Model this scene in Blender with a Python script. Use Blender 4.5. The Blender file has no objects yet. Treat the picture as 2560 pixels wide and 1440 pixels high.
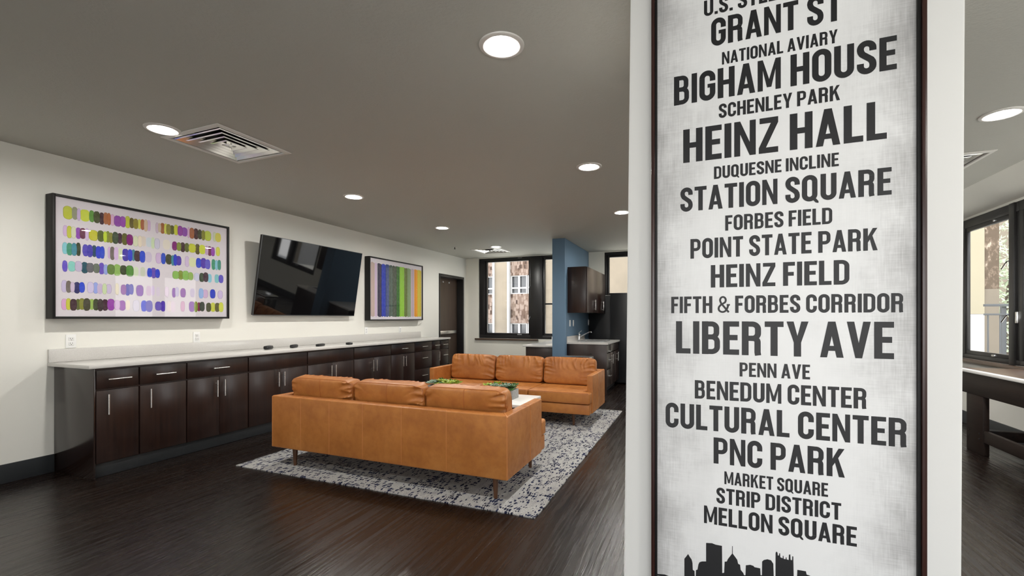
import bpy, bmesh, math, random
from mathutils import Vector, Matrix, noise

C = bpy.context.scene.collection
SC = bpy.context.scene
PI = math.pi

# ------------------------------------------------------------------ camera
F_PX, CX, CY, EYE = 1137.0, 1280.0, 795.0, 1.295      # focal length in pixels, principal point, eye height
YAW = math.radians(22.25)
SN, CS = math.sin(YAW), math.cos(YAW)
cam_data = bpy.data.cameras.new('camera')
cam_data.sensor_width = 36.0
cam_data.lens = 36.0 * F_PX / 2560.0
cam_data.shift_y = (CY - 720.0) / 2560.0
cam_data.clip_start = 0.05
cam = bpy.data.objects.new('camera', cam_data)
cam.location = (0, 0, EYE)
cam.rotation_euler = (PI / 2, 0, YAW)
C.objects.link(cam)
SC.camera = cam

# ------------------------------------------------------------------ world, exposure
world = bpy.data.worlds.new('world')
SC.world = world
world.use_nodes = True
wn = world.node_tree
wn.nodes.clear()
w_out = wn.nodes.new('ShaderNodeOutputWorld')
w_bg = wn.nodes.new('ShaderNodeBackground')
w_tc = wn.nodes.new('ShaderNodeTexCoord')
w_sep = wn.nodes.new('ShaderNodeSeparateXYZ')
w_rmp = wn.nodes.new('ShaderNodeValToRGB')
wn.links.new(w_tc.outputs['Generated'], w_sep.inputs[0])
wn.links.new(w_sep.outputs['Z'], w_rmp.inputs[0])
w_rmp.color_ramp.elements[0].color = (0.97, 0.97, 0.96, 1)
w_rmp.color_ramp.elements[1].color = (0.80, 0.88, 1.0, 1)
wn.links.new(w_rmp.outputs[0], w_bg.inputs['Color'])
wn.links.new(w_bg.outputs[0], w_out.inputs['Surface'])
SKY = 6.0
w_bg.inputs['Strength'].default_value = SKY
LAMP = 670.0            # radiance of the downlight lenses
SC.view_settings.view_transform = 'Standard'
SC.view_settings.look = 'None'
SC.view_settings.gamma = 1.0
SC.view_settings.use_curve_mapping = False
SC.view_settings.exposure = 0.08
SC.cycles.max_bounces = 10
SC.cycles.diffuse_bounces = 6
SC.cycles.glossy_bounces = 5
SC.cycles.transparent_max_bounces = 12
SC.cycles.sample_clamp_indirect = 8.0
SC.cycles.caustics_reflective = False
SC.cycles.caustics_refractive = False


# ------------------------------------------------------------------ calibration helpers (pixel of the photo -> point on a real plane)
def ray(px, py):
    u = (px - CX) / F_PX
    return Vector((-SN + CS * u, CS + SN * u, (CY - py) / F_PX))


def on_x(px, py, x):
    d = ray(px, py); t = x / d.x
    return Vector((x, d.y * t, EYE + d.z * t))


def on_y(px, py, y):
    d = ray(px, py); t = y / d.y
    return Vector((d.x * t, y, EYE + d.z * t))


def on_z(px, py, z):
    d = ray(px, py); t = (z - EYE) / d.z
    return Vector((d.x * t, d.y * t, z))


# ------------------------------------------------------------------ materials
def srgb(r, g, b):
    def f(c):
        c /= 255.0
        return c / 12.92 if c <= 0.04045 else ((c + 0.055) / 1.055) ** 2.4
    return (f(r), f(g), f(b), 1.0)


class NT:
    """small node-tree helper"""
    def __init__(self, name):
        self.m = bpy.data.materials.new(name)
        self.m.use_nodes = True
        self.t = self.m.node_tree
        self.t.nodes.clear()
        self.out = self.t.nodes.new('ShaderNodeOutputMaterial')

    def n(self, kind, **kw):
        nd = self.t.nodes.new(kind)
        for k, v in kw.items():
            if k.startswith('i_'):
                nd.inputs[k[2:]].default_value = v
            else:
                setattr(nd, k, v)
        return nd

    def l(self, a, b):
        self.t.links.new(a, b)

    def coords(self, scale=(1, 1, 1), rot=(0, 0, 0), src='Object'):
        tc = self.n('ShaderNodeTexCoord')
        mp = self.n('ShaderNodeMapping')
        mp.inputs['Scale'].default_value = scale
        mp.inputs['Rotation'].default_value = rot
        self.l(tc.outputs[src], mp.inputs['Vector'])
        return mp.outputs['Vector']

    def noise(self, vec, scale, detail=3.0, rough=0.5):
        nd = self.n('ShaderNodeTexNoise')
        nd.inputs['Scale'].default_value = scale
        nd.inputs['Detail'].default_value = detail
        nd.inputs['Roughness'].default_value = rough
        self.l(vec, nd.inputs['Vector'])
        return nd.outputs['Fac']

    def ramp(self, fac, stops, interp='LINEAR'):
        nd = self.n('ShaderNodeValToRGB')
        cr = nd.color_ramp
        cr.interpolation = interp
        while len(cr.elements) < len(stops):
            cr.elements.new(0.5)
        for e, (p, c) in zip(cr.elements, stops):
            e.position = p
            e.color = c if len(c) == 4 else (*c, 1)
        self.l(fac, nd.inputs[0])
        return nd.outputs[0]

    def maprange(self, v, a, b, c, d):
        nd = self.n('ShaderNodeMapRange')
        for i, x in zip((1, 2, 3, 4), (a, b, c, d)):
            nd.inputs[i].default_value = x
        self.l(v, nd.inputs[0])
        return nd.outputs[0]

    def math(self, op, a, b=None):
        nd = self.n('ShaderNodeMath', operation=op)
        for i, v in enumerate((a, b)):
            if v is None:
                continue
            if isinstance(v, (int, float)):
                nd.inputs[i].default_value = v
            else:
                self.l(v, nd.inputs[i])
        return nd.outputs[0]

    def mix(self, fac, a, b, blend='MIX'):
        nd = self.n('ShaderNodeMix', data_type='RGBA', blend_type=blend)
        for sock, v in ((nd.inputs[0], fac), (nd.inputs[6], a), (nd.inputs[7], b)):
            if isinstance(v, (int, float)):
                sock.default_value = v
            elif isinstance(v, tuple):
                sock.default_value = v
            else:
                self.l(v, sock)
        return nd.outputs[2]

    def bump(self, h, strength=0.2, dist=0.01):
        nd = self.n('ShaderNodeBump')
        nd.inputs['Strength'].default_value = strength
        nd.inputs['Distance'].default_value = dist
        self.l(h, nd.inputs['Height'])
        return nd.outputs['Normal']

    def principled(self, color, rough=0.5, metal=0.0, spec=0.5, normal=None, coat=0.0, coat_rough=0.1):
        p = self.n('ShaderNodeBsdfPrincipled')
        if isinstance(color, tuple):
            p.inputs['Base Color'].default_value = color
        else:
            self.l(color, p.inputs['Base Color'])
        if isinstance(rough, (int, float)):
            p.inputs['Roughness'].default_value = rough
        else:
            self.l(rough, p.inputs['Roughness'])
        p.inputs['Metallic'].default_value = metal
        p.inputs['Specular IOR Level'].default_value = spec
        p.inputs['Coat Weight'].default_value = coat
        p.inputs['Coat Roughness'].default_value = coat_rough
        if normal is not None:
            self.l(normal, p.inputs['Normal'])
        self.l(p.outputs[0], self.out.inputs['Surface'])
        return p


def simple(name, col, rough=0.5, metal=0.0, spec=0.5, var=0.06, vscale=6.0, bump=0.0, bscale=200.0, coat=0.0):
    t = NT(name)
    v = t.coords()
    f = t.noise(v, vscale, 3)
    lo = tuple(c * (1 - var) for c in col[:3]) + (1,)
    hi = tuple(min(1, c * (1 + var)) for c in col[:3]) + (1,)
    cc = t.ramp(f, [(0.3, lo), (0.7, hi)])
    nm = t.bump(t.noise(v, bscale, 2), bump, 0.002) if bump else None
    t.principled(cc, rough, metal, spec, nm, coat)
    return t.m


def mat_floor():
    t = NT('dark_wood_floor')
    tc = t.n('ShaderNodeTexCoord')
    sep = t.n('ShaderNodeSeparateXYZ'); t.l(tc.outputs['Object'], sep.inputs[0])
    comb = t.n('ShaderNodeCombineXYZ')
    t.l(sep.outputs['Y'], comb.inputs[0]); t.l(sep.outputs['X'], comb.inputs[1])
    br = t.n('ShaderNodeTexBrick')
    br.offset = 0.37; br.squash = 1.0
    br.inputs['Scale'].default_value = 1.0
    br.inputs['Brick Width'].default_value = 1.75
    br.inputs['Row Height'].default_value = 0.158
    br.inputs['Mortar Size'].default_value = 0.0016
    br.inputs['Mortar Smooth'].default_value = 0.25
    br.inputs['Color1'].default_value = (0, 0, 0, 1)
    br.inputs['Color2'].default_value = (1, 1, 1, 1)
    t.l(comb.outputs[0], br.inputs['Vector'])
    mp = t.n('ShaderNodeMapping'); mp.inputs['Scale'].default_value = (1.3, 85, 1)
    t.l(comb.outputs[0], mp.inputs['Vector'])
    grain = t.noise(mp.outputs[0], 2.2, 6, 0.6)
    mp2 = t.n('ShaderNodeMapping'); mp2.inputs['Scale'].default_value = (0.9, 32, 1)
    t.l(comb.outputs[0], mp2.inputs['Vector'])
    streak = t.noise(mp2.outputs[0], 1.3, 4, 0.55)
    base = t.ramp(grain, [(0.25, (0.0034, 0.0019, 0.0014)), (0.56, (0.0075, 0.0040, 0.0027)), (0.70, (0.015, 0.0080, 0.0050)), (0.86, (0.044, 0.023, 0.013))])
    plank = t.mix(t.math('MULTIPLY', br.outputs['Color'], 0.45), base, (0.014, 0.0078, 0.0052, 1))
    col = t.mix(br.outputs['Fac'], plank, (0.002, 0.0015, 0.0012, 1))
    rough = t.maprange(streak, 0.3, 0.7, 0.17, 0.36)
    h = t.math('ADD', t.math('MULTIPLY', grain, 0.35), t.math('MULTIPLY', streak, 0.9))
    h = t.math('SUBTRACT', h, t.math('MULTIPLY', br.outputs['Fac'], 0.8))
    t.principled(col, rough, 0, 0.60, t.bump(h, 0.30, 0.006))
    return t.m


def mat_wood(name, c0, c1, rough=0.3, axis='Z', scale=1.0, coat=0.0, spec=0.5):
    t = NT(name)
    s = {'Z': (22, 22, 1.1), 'Y': (22, 1.1, 22), 'X': (1.1, 22, 22)}[axis]
    v = t.coords(tuple(k * scale for k in s))
    g = t.noise(v, 1.6, 5, 0.6)
    v2 = t.coords()
    blotch = t.noise(v2, 3.0, 3)
    a = t.ramp(g, [(0.3, c0), (0.72, c1)])
    col = t.mix(t.math('MULTIPLY', blotch, 0.5), a, c0 if len(c0) == 4 else (*c0, 1))
    t.principled(col, rough, 0, spec, t.bump(g, 0.05, 0.002), coat, 0.12)
    return t.m


def mat_ceiling():
    t = NT('ceiling_texture_paint')
    v = t.coords()
    n1 = t.noise(v, 9, 4, 0.6)
    n2 = t.noise(v, 55, 3, 0.6)
    h = t.math('ADD', t.math('MULTIPLY', n1, 0.6), n2)
    t.principled((0.50, 0.495, 0.455, 1), 0.75, 0, 0.25, t.bump(h, 0.35, 0.006))
    return t.m


def mat_wall(name, c):
    t = NT(name)
    v = t.coords()
    n1 = t.noise(v, 130, 2)
    t.principled(c, 0.55, 0, 0.3, t.bump(n1, 0.05, 0.002))
    return t.m


def mat_leather():
    t = NT('tan_leather')
    v = t.coords()
    big = t.noise(v, 3.2, 5, 0.62)
    mid = t.noise(v, 17, 4, 0.6)
    vor = t.n('ShaderNodeTexVoronoi'); vor.inputs['Scale'].default_value = 330; t.l(v, vor.inputs['Vector'])
    c1 = t.ramp(big, [(0.28, srgb(147, 89, 39)), (0.5, srgb(168, 106, 50)), (0.75, srgb(185, 124, 64))])
    col = t.mix(t.maprange(mid, 0.45, 0.75, 0.0, 0.35), c1, srgb(132, 70, 30))
    rough = t.maprange(mid, 0.3, 0.7, 0.36, 0.5)
    h = t.math('ADD', t.math('MULTIPLY', vor.outputs['Distance'], 0.5), t.math('MULTIPLY', mid, 0.8))
    t.principled(col, rough, 0, 0.45, t.bump(h, 0.16, 0.003))
    return t.m


def mat_quartz():
    t = NT('white_quartz')
    v = t.coords()
    n1 = t.noise(v, 420, 2)
    n2 = t.noise(v, 6, 4)
    c = t.ramp(n1, [(0.38, (0.50, 0.485, 0.46)), (0.5, (0.62, 0.605, 0.58))])
    c = t.mix(t.maprange(n2, 0.3, 0.7, 0, 0.25), c, (0.57, 0.55, 0.52, 1))
    t.principled(c, 0.16, 0, 0.5)
    return t.m


def mat_rug():
    t = NT('woven_rug')
    tc = t.n('ShaderNodeTexCoord')
    v = tc.outputs['Object']
    cells = t.n('ShaderNodeVectorMath', operation='MULTIPLY'); cells.inputs[1].default_value = (52, 26, 0)
    wob = t.n('ShaderNodeTexNoise'); wob.inputs['Scale'].default_value = 9; t.l(v, wob.inputs['Vector'])
    addv = t.n('ShaderNodeVectorMath', operation='MULTIPLY_ADD')
    addv.inputs[1].default_value = (0.06, 0.09, 0); t.l(wob.outputs['Color'], addv.inputs[0]); t.l(v, addv.inputs[2])
    t.l(addv.outputs[0], cells.inputs[0])
    fl = t.n('ShaderNodeVectorMath', operation='FLOOR'); t.l(cells.outputs[0], fl.inputs[0])
    wn_ = t.n('ShaderNodeTexWhiteNoise'); t.l(fl.outputs[0], wn_.inputs['Vector'])
    fr = t.n('ShaderNodeVectorMath', operation='FRACTION'); t.l(cells.outputs[0], fr.inputs[0])
    sub = t.n('ShaderNodeVectorMath', operation='SUBTRACT'); sub.inputs[1].default_value = (0.5, 0.5, 0); t.l(fr.outputs[0], sub.inputs[0])
    ln = t.n('ShaderNodeVectorMath', operation='LENGTH'); t.l(sub.outputs[0], ln.inputs[0])
    wn2 = t.n('ShaderNodeTexWhiteNoise'); off_ = t.n('ShaderNodeVectorMath', operation='ADD'); off_.inputs[1].default_value = (7.3, 3.1, 1.7)
    t.l(fl.outputs[0], off_.inputs[0]); t.l(off_.outputs[0], wn2.inputs['Vector'])
    rad = t.math('ADD', t.math('MULTIPLY', wn2.outputs['Value'], 0.38), 0.18)
    rag = t.noise(v, 95, 2)
    blob = t.maprange(t.math('SUBTRACT', t.math('ADD', ln.outputs['Value'], t.math('MULTIPLY', t.math('SUBTRACT', rag, 0.5), 0.55)), rad), -0.05, 0.06, 1.0, 0.0)
    mp = t.n('ShaderNodeMapping'); mp.inputs['Scale'].default_value = (4.2, 1.3, 1); t.l(v, mp.inputs['Vector'])
    patch = t.noise(mp.outputs[0], 2.4, 4, 0.65)
    thr = t.maprange(patch, 0.36, 0.62, 0.92, 0.18)
    on = t.math('GREATER_THAN', wn_.outputs['Value'], thr)
    mask = t.math('MULTIPLY', on, blob)
    tone = t.noise(v, 7, 3)
    ink = t.ramp(tone, [(0.35, (0.010, 0.012, 0.026)), (0.55, (0.016, 0.022, 0.060)), (0.70, (0.06, 0.065, 0.085))])
    fine = t.noise(v, 160, 3)
    basec = t.ramp(fine, [(0.3, (0.24, 0.235, 0.225)), (0.7, (0.56, 0.55, 0.53))])
    smoke = t.noise(mp.outputs[0], 5.5, 4)
    basec = t.mix(t.maprange(smoke, 0.45, 0.75, 0, 0.6), basec, (0.22, 0.22, 0.235, 1))
    col = t.mix(mask, basec, ink)
    wv = t.n('ShaderNodeTexWave'); wv.inputs['Scale'].default_value = 60; wv.inputs['Distortion'].default_value = 3; t.l(v, wv.inputs['Vector'])
    h = t.math('ADD', fine, t.math('MULTIPLY', wv.outputs['Fac'], 0.5))
    t.principled(col, 0.95, 0, 0.1, t.bump(h, 0.7, 0.006))
    return t.m


def mat_metal(name, c=(0.72, 0.71, 0.69, 1), rough=0.28):
    t = NT(name)
    v = t.coords()
    n = t.noise(v, 30, 2)
    t.principled(t.mix(t.math('MULTIPLY', n, 0.1), c, (c[0] * 0.8, c[1] * 0.8, c[2] * 0.8, 1)), rough, 1.0, 0.5)
    return t.m


def mat_glass(name, tint=(1, 1, 1, 1), ior=1.45):
    t = NT(name)
    tr = t.n('ShaderNodeBsdfTransparent'); tr.inputs[0].default_value = tint
    gl = t.n('ShaderNodeBsdfGlossy'); gl.inputs['Roughness'].default_value = 0.0
    fr = t.n('ShaderNodeFresnel'); fr.inputs['IOR'].default_value = ior
    mx = t.n('ShaderNodeMixShader')
    ge = t.n('ShaderNodeNewGeometry')
    fac = t.math('MULTIPLY', fr.outputs[0], t.math('SUBTRACT', 1.0, ge.outputs['Backfacing']))
    t.l(fac, mx.inputs[0]); t.l(tr.outputs[0], mx.inputs[1]); t.l(gl.outputs[0], mx.inputs[2])
    t.l(mx.outputs[0], t.out.inputs['Surface'])
    return t.m


def mat_emit(name, c, s):
    t = NT(name)
    e = t.n('ShaderNodeEmission'); e.inputs[0].default_value = c; e.inputs[1].default_value = s
    t.l(e.outputs[0], t.out.inputs['Surface'])
    return t.m


def mat_print(name, rough=0.6):
    """printed / painted colour held per face in the colour attribute of the mesh, with a watercolour mottling"""
    t = NT(name)
    at = t.n('ShaderNodeAttribute'); at.attribute_name = 'ink'
    v = t.coords()
    n = t.noise(v, 26, 4, 0.6)
    lo = t.mix(t.maprange(n, 0.4, 0.75, 0.0, 0.06), at.outputs['Color'], (0.75, 0.74, 0.74, 1))
    t.principled(lo, rough, 0, 0.3)
    return t.m


def mat_poster():
    """mottled grey linen print, paler towards the middle of the sheet"""
    t = NT('grey_linen_print')
    v = t.coords()
    sep = t.n('ShaderNodeSeparateXYZ'); t.l(v, sep.inputs[0])
    edge = t.math('ABSOLUTE', t.math('MULTIPLY', sep.outputs['X'], 2.6))
    n1 = t.noise(v, 3.4, 5, 0.62)
    a = t.math('ADD', t.math('MULTIPLY', t.math('POWER', edge, 2.6), 0.75), t.math('MULTIPLY', t.math('SUBTRACT', n1, 0.5), 1.3))
    mp1 = t.coords((260, 1, 14)); mp2 = t.coords((14, 1, 260))
    w1 = t.noise(mp1, 1.0, 3); w2 = t.noise(mp2, 1.0, 3)
    diag = t.noise(t.coords((60, 1, 9), (0, 0.7, 0)), 1.0, 3)
    weave = t.math('ADD', t.math('ADD', w1, w2), t.math('MULTIPLY', diag, 0.7))
    a2 = t.math('ADD', a, t.math('MULTIPLY', t.math('SUBTRACT', weave, 1.35), t.math('ADD', t.math('MULTIPLY', edge, 0.36), 0.0)))
    col = t.ramp(a2, [(0.0, (0.82, 0.82, 0.815)), (0.28, (0.745, 0.745, 0.74)), (0.7, (0.44, 0.435, 0.43)), (1.0, (0.25, 0.245, 0.24))])
    t.principled(col, 0.38, 0, 0.45)
    return t.m


def mat_mosaic():
    t = NT('mosaic_panel')
    v = t.coords((7.5, 7.5, 3.6))
    vo = t.n('ShaderNodeTexVoronoi', distance='CHEBYCHEV'); vo.inputs['Scale'].default_value = 1.0; vo.inputs['Randomness'].default_value = 0.75; t.l(v, vo.inputs['Vector'])
    wn_ = t.n('ShaderNodeTexWhiteNoise'); t.l(vo.outputs['Color'], wn_.inputs['Vector'])
    col = t.ramp(wn_.outputs['Value'], [(0.0, srgb(62, 49, 42)), (0.22, srgb(88, 73, 64)), (0.32, srgb(128, 113, 103)), (1.0, srgb(143, 130, 122))], 'CONSTANT')
    edge = t.maprange(vo.outputs['Distance'], 0.34, 0.52, 0.0, 0.7)
    col = t.mix(edge, col, srgb(92, 74, 62))
    t.principled(col, 0.8, 0, 0.2)
    return t.m


def mat_stone():
    t = NT('pitted_stone')
    v = t.coords((3, 3, 1.6))
    a = t.noise(v, 2.6, 6, 0.75)
    col = t.ramp(a, [(0.42, srgb(92, 79, 66)), (0.52, srgb(116, 101, 86)), (0.6, srgb(164, 151, 134))], 'CONSTANT')
    t.principled(col, 0.9, 0, 0.2)
    return t.m


M = {}
M['wall'] = mat_wall('warm_white_paint', (0.80, 0.79, 0.735, 1))
M['column'] = mat_wall('column_white_paint', (0.74, 0.735, 0.71, 1))
M['blue'] = mat_wall('blue_grey_paint', (0.125, 0.205, 0.295, 1))
M['ceiling'] = mat_ceiling()
M['floor'] = mat_floor()
M['vinyl'] = simple('charcoal_vinyl', (0.028, 0.031, 0.034), 0.42)
M['cabinet'] = mat_wood('espresso_wood', (0.012, 0.0056, 0.0044), (0.034, 0.0145, 0.0098), 0.32, 'Z', 1.0, 0.06)
M['cabinet_gloss'] = mat_wood('espresso_gloss_panel', (0.011, 0.0058, 0.0048), (0.022, 0.0105, 0.008), 0.16, 'Z', 1.0, 0.0, 0.7)
M['cab_dark'] = simple('cabinet_shadow_gap', (0.006, 0.004, 0.004), 0.6)
M['quartz'] = mat_quartz()
M['nickel'] = mat_metal('brushed_nickel', (0.78, 0.77, 0.75, 1), 0.26)
M['chrome'] = mat_metal('chrome', (0.85, 0.85, 0.86, 1), 0.07)
M['steel'] = mat_metal('stainless_steel', (0.66, 0.66, 0.66, 1), 0.22)
M['leather'] = mat_leather()
M['stitch'] = simple('leather_seam', srgb(180, 114, 58), 0.5)
M['piping'] = simple('leather_piping', srgb(158, 90, 40), 0.45)
M['walnut'] = mat_wood('walnut', (0.060, 0.026, 0.012), (0.13, 0.056, 0.026), 0.35)
M['black_metal'] = simple('black_aluminium', (0.014, 0.013, 0.013), 0.35)
M['black_frame'] = simple('black_frame_wood', (0.008, 0.0076, 0.0072), 0.5, 0, 0.3)
M['screen'] = simple('screen_glass', (0.0035, 0.0035, 0.004), 0.03, 0, 0.6, 0.0)
M['black_plastic'] = simple('black_plastic', (0.012, 0.012, 0.013), 0.35)
M['white_plastic'] = simple('white_plastic', (0.82, 0.82, 0.81), 0.35, var=0.02)
M['slot'] = simple('outlet_slot', (0.04, 0.04, 0.04), 0.6)
M['paper'] = simple('art_paper', srgb(214, 208, 214), 0.8, var=0.02)
M['ink'] = mat_print('watercolour_ink')
M['glass'] = mat_glass('window_glass')
M['art_glass'] = mat_glass('picture_glass', (1, 1, 1, 1), 1.38)
M['rug'] = mat_rug()
M['poster'] = mat_poster()
M['letter'] = simple('black_print', (0.010, 0.010, 0.011), 0.46, 0, 0.35)
M['mahogany'] = mat_wood('mahogany_frame', (0.018, 0.006, 0.005), (0.055, 0.018, 0.012), 0.3)
M['door'] = mat_wood('brown_door_veneer', (0.050, 0.032, 0.022), (0.095, 0.062, 0.043), 0.45)
M['sill'] = mat_wood('brown_sill_wood', (0.06, 0.035, 0.022), (0.16, 0.095, 0.06), 0.35, 'Y')
M['lens'] = mat_emit('lamp_lens', (1.0, 0.975, 0.925, 1), LAMP)
M['trim_white'] = simple('white_trim_ring', (0.72, 0.70, 0.66), 0.4, var=0.02)
M['baffle'] = simple('warm_baffle', (0.30, 0.21, 0.13), 0.4)
M['vent'] = mat_metal('polished_vent_metal', (0.74, 0.73, 0.70, 1), 0.12)
M['duct'] = simple('duct_shadow', (0.03, 0.03, 0.03), 0.7)
M['fridge'] = simple('black_textured_steel', (0.007, 0.0075, 0.0085), 0.34, 0, 0.35, bump=0.5, bscale=160.0)
M['table_top'] = simple('white_table_laminate', (0.80, 0.79, 0.77), 0.3, var=0.02)
M['dark_wood'] = mat_wood('dark_brown_timber', (0.011, 0.0065, 0.005), (0.026, 0.015, 0.011), 0.55, 'Y', 1.0, 0.0, 0.2)
M['planter'] = mat_wood('grey_washed_wood', (0.20, 0.20, 0.20), (0.42, 0.42, 0.41), 0.7, 'X', 2.0)
M['soil'] = simple('potting_soil', (0.03, 0.022, 0.016), 0.95)
M['leaf_lime'] = simple('lime_succulent_leaf', (0.30, 0.38, 0.045), 0.45, var=0.3, vscale=30)
M['leaf_green'] = simple('green_succulent_leaf', (0.085, 0.19, 0.055), 0.45, var=0.3, vscale=30)
M['leaf_sage'] = simple('sage_succulent_leaf', (0.17, 0.25, 0.18), 0.5, var=0.3, vscale=30)
M['concrete'] = simple('pale_concrete', srgb(119, 109, 94), 0.85, var=0.08, vscale=1.5)
M['cream_render'] = simple('cream_render', srgb(156, 147, 124), 0.85, var=0.04, vscale=0.8)
M['mosaic'] = mat_mosaic()
M['stone'] = mat_stone()
M['white_metal'] = simple('white_painted_metal', (0.40, 0.395, 0.385), 0.5)
M['far_glass'] = simple('far_window_glass', (0.045, 0.048, 0.052), 0.08, 0, 0.6, 0.3, 1.2)
M['ground'] = simple('pale_pavement', (0.42, 0.41, 0.39), 0.9)
M['rail'] = simple('grey_rail_paint', (0.06, 0.065, 0.07), 0.5)
M['foliage'] = simple('tree_foliage', (0.36, 0.42, 0.27), 0.6, var=0.35, vscale=3)
M['bark'] = simple('tree_bark', (0.10, 0.075, 0.055), 0.9)


# ------------------------------------------------------------------ object helpers
def world_loc(o):
    v = Vector((0, 0, 0))
    while o is not None:
        v += o.location
        o = o.parent
    return v


def tag(o, label=None, cat=None, group=None, kind=None):
    if label: o['label'] = label
    if cat: o['category'] = cat
    if group: o['group'] = group
    if kind: o['kind'] = kind
    return o


def thing(name, label, cat, loc=(0, 0, 0), group=None):
    o = bpy.data.objects.new(name, None)
    o.empty_display_size = 0.1
    o.location = loc
    C.objects.link(o)
    return tag(o, label, cat, group)


def dup(o, parent=None):
    c = o.copy()
    C.objects.link(c)
    c.parent = parent
    for ch in list(o.children):
        dup(ch, c)
    return c


class MB:
    """collects shapes given in world coordinates and links them as ONE mesh object"""
    def __init__(self, xf=None):
        self.bm = bmesh.new()
        self.xf = xf
        self.col = None

    def _v(self, p):
        if self.xf:
            p = self.xf(*p)
        return self.bm.verts.new(p)

    def face(self, pts):
        vs = [self._v(p) for p in pts]
        return self.bm.faces.new(vs)

    def box(self, x0, y0, z0, x1, y1, z1, bevel=0.0, seg=2):
        x0, x1 = min(x0, x1), max(x0, x1); y0, y1 = min(y0, y1), max(y0, y1); z0, z1 = min(z0, z1), max(z0, z1)
        v = [self._v(p) for p in ((x0, y0, z0), (x1, y0, z0), (x1, y1, z0), (x0, y1, z0), (x0, y0, z1), (x1, y0, z1), (x1, y1, z1), (x0, y1, z1))]
        fs = [self.bm.faces.new([v[i] for i in q]) for q in ((0, 3, 2, 1), (4, 5, 6, 7), (0, 1, 5, 4), (1, 2, 6, 5), (2, 3, 7, 6), (3, 0, 4, 7))]
        if bevel > 0:
            es = {e for f in fs for e in f.edges}
            bmesh.ops.bevel(self.bm, geom=list(es), offset=bevel, segments=seg, profile=0.5, affect='EDGES')
        return self

    def hexa(self, p):
        """8 corners, bottom ring then top ring"""
        v = [self._v(q) for q in p]
        for q in ((0, 3, 2, 1), (4, 5, 6, 7), (0, 1, 5, 4), (1, 2, 6, 5), (2, 3, 7, 6), (3, 0, 4, 7)):
            self.bm.faces.new([v[i] for i in q])
        return self

    def tube(self, pts, r, seg=10, cap=True, radii=None):
        pts = [Vector(p) for p in pts]
        rings = []
        prev = None
        for i, p in enumerate(pts):
            d = (pts[min(i + 1, len(pts) - 1)] - pts[max(i - 1, 0)]).normalized()
            if prev is None:
                a = d.orthogonal().normalized()
            else:
                a = (prev - d * prev.dot(d)).normalized()
            prev = a
            b = d.cross(a)
            rr = radii[i] if radii else r
            rings.append([self._v(p + (a * math.cos(2 * PI * k / seg) + b * math.sin(2 * PI * k / seg)) * rr) for k in range(seg)])
        for A, B in zip(rings, rings[1:]):
            for k in range(seg):
                self.bm.faces.new((A[k], A[(k + 1) % seg], B[(k + 1) % seg], B[k]))
        if cap:
            self.bm.faces.new(rings[0][::-1])
            self.bm.faces.new(rings[-1])
        return self

    def lathe(self, c, prof, seg=32, close=False):
        rings = []
        for r, z in prof:
            if r < 1e-6:
                rings.append([self._v((c[0], c[1], c[2] + z))])
            else:
                rings.append([self._v((c[0] + r * math.cos(2 * PI * k / seg), c[1] + r * math.sin(2 * PI * k / seg), c[2] + z)) for k in range(seg)])
        pairs = list(zip(rings, rings[1:]))
        if close:
            pairs.append((rings[-1], rings[0]))
        for A, B in pairs:
            for k in range(seg):
                k2 = (k + 1) % seg
                if len(A) == 1 and len(B) == 1:
                    continue
                if len(A) == 1:
                    self.bm.faces.new((A[0], B[k2], B[k]))
                elif len(B) == 1:
                    self.bm.faces.new((A[k], A[k2], B[0]))
                else:
                    self.bm.faces.new((A[k], A[k2], B[k2], B[k]))
        return self

    def build(self, name, mat, parent=None, smooth=35, recalc=True):
        bm = self.bm
        if recalc:
            bmesh.ops.recalc_face_normals(bm, faces=bm.faces)
        off = world_loc(parent)
        if off.length > 0:
            bmesh.ops.translate(bm, verts=bm.verts, vec=-off)
        me = bpy.data.meshes.new(name)
        bm.to_mesh(me)
        bm.free()
        me.materials.append(mat)
        if smooth:
            me.shade_smooth()
            me.set_sharp_from_angle(angle=math.radians(smooth))
        o = bpy.data.objects.new(name, me)
        C.objects.link(o)
        o.parent = parent
        return o


def struct(name, mb, mat, **kw):
    o = mb.build(name, mat, **kw)
    o['kind'] = 'structure'
    return o


def struct_empty(name, loc):
    o = bpy.data.objects.new(name, None)
    o.location = loc
    C.objects.link(o)
    o['kind'] = 'structure'
    return o


def part(name, mat, parent, *boxes, bevel=0.002, label=None, xf=None):
    m = MB(xf)
    for b in boxes:
        m.box(*b, bevel=bevel)
    o = m.build(name, mat, parent)
    if label:
        o['label'] = label
    return o


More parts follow.
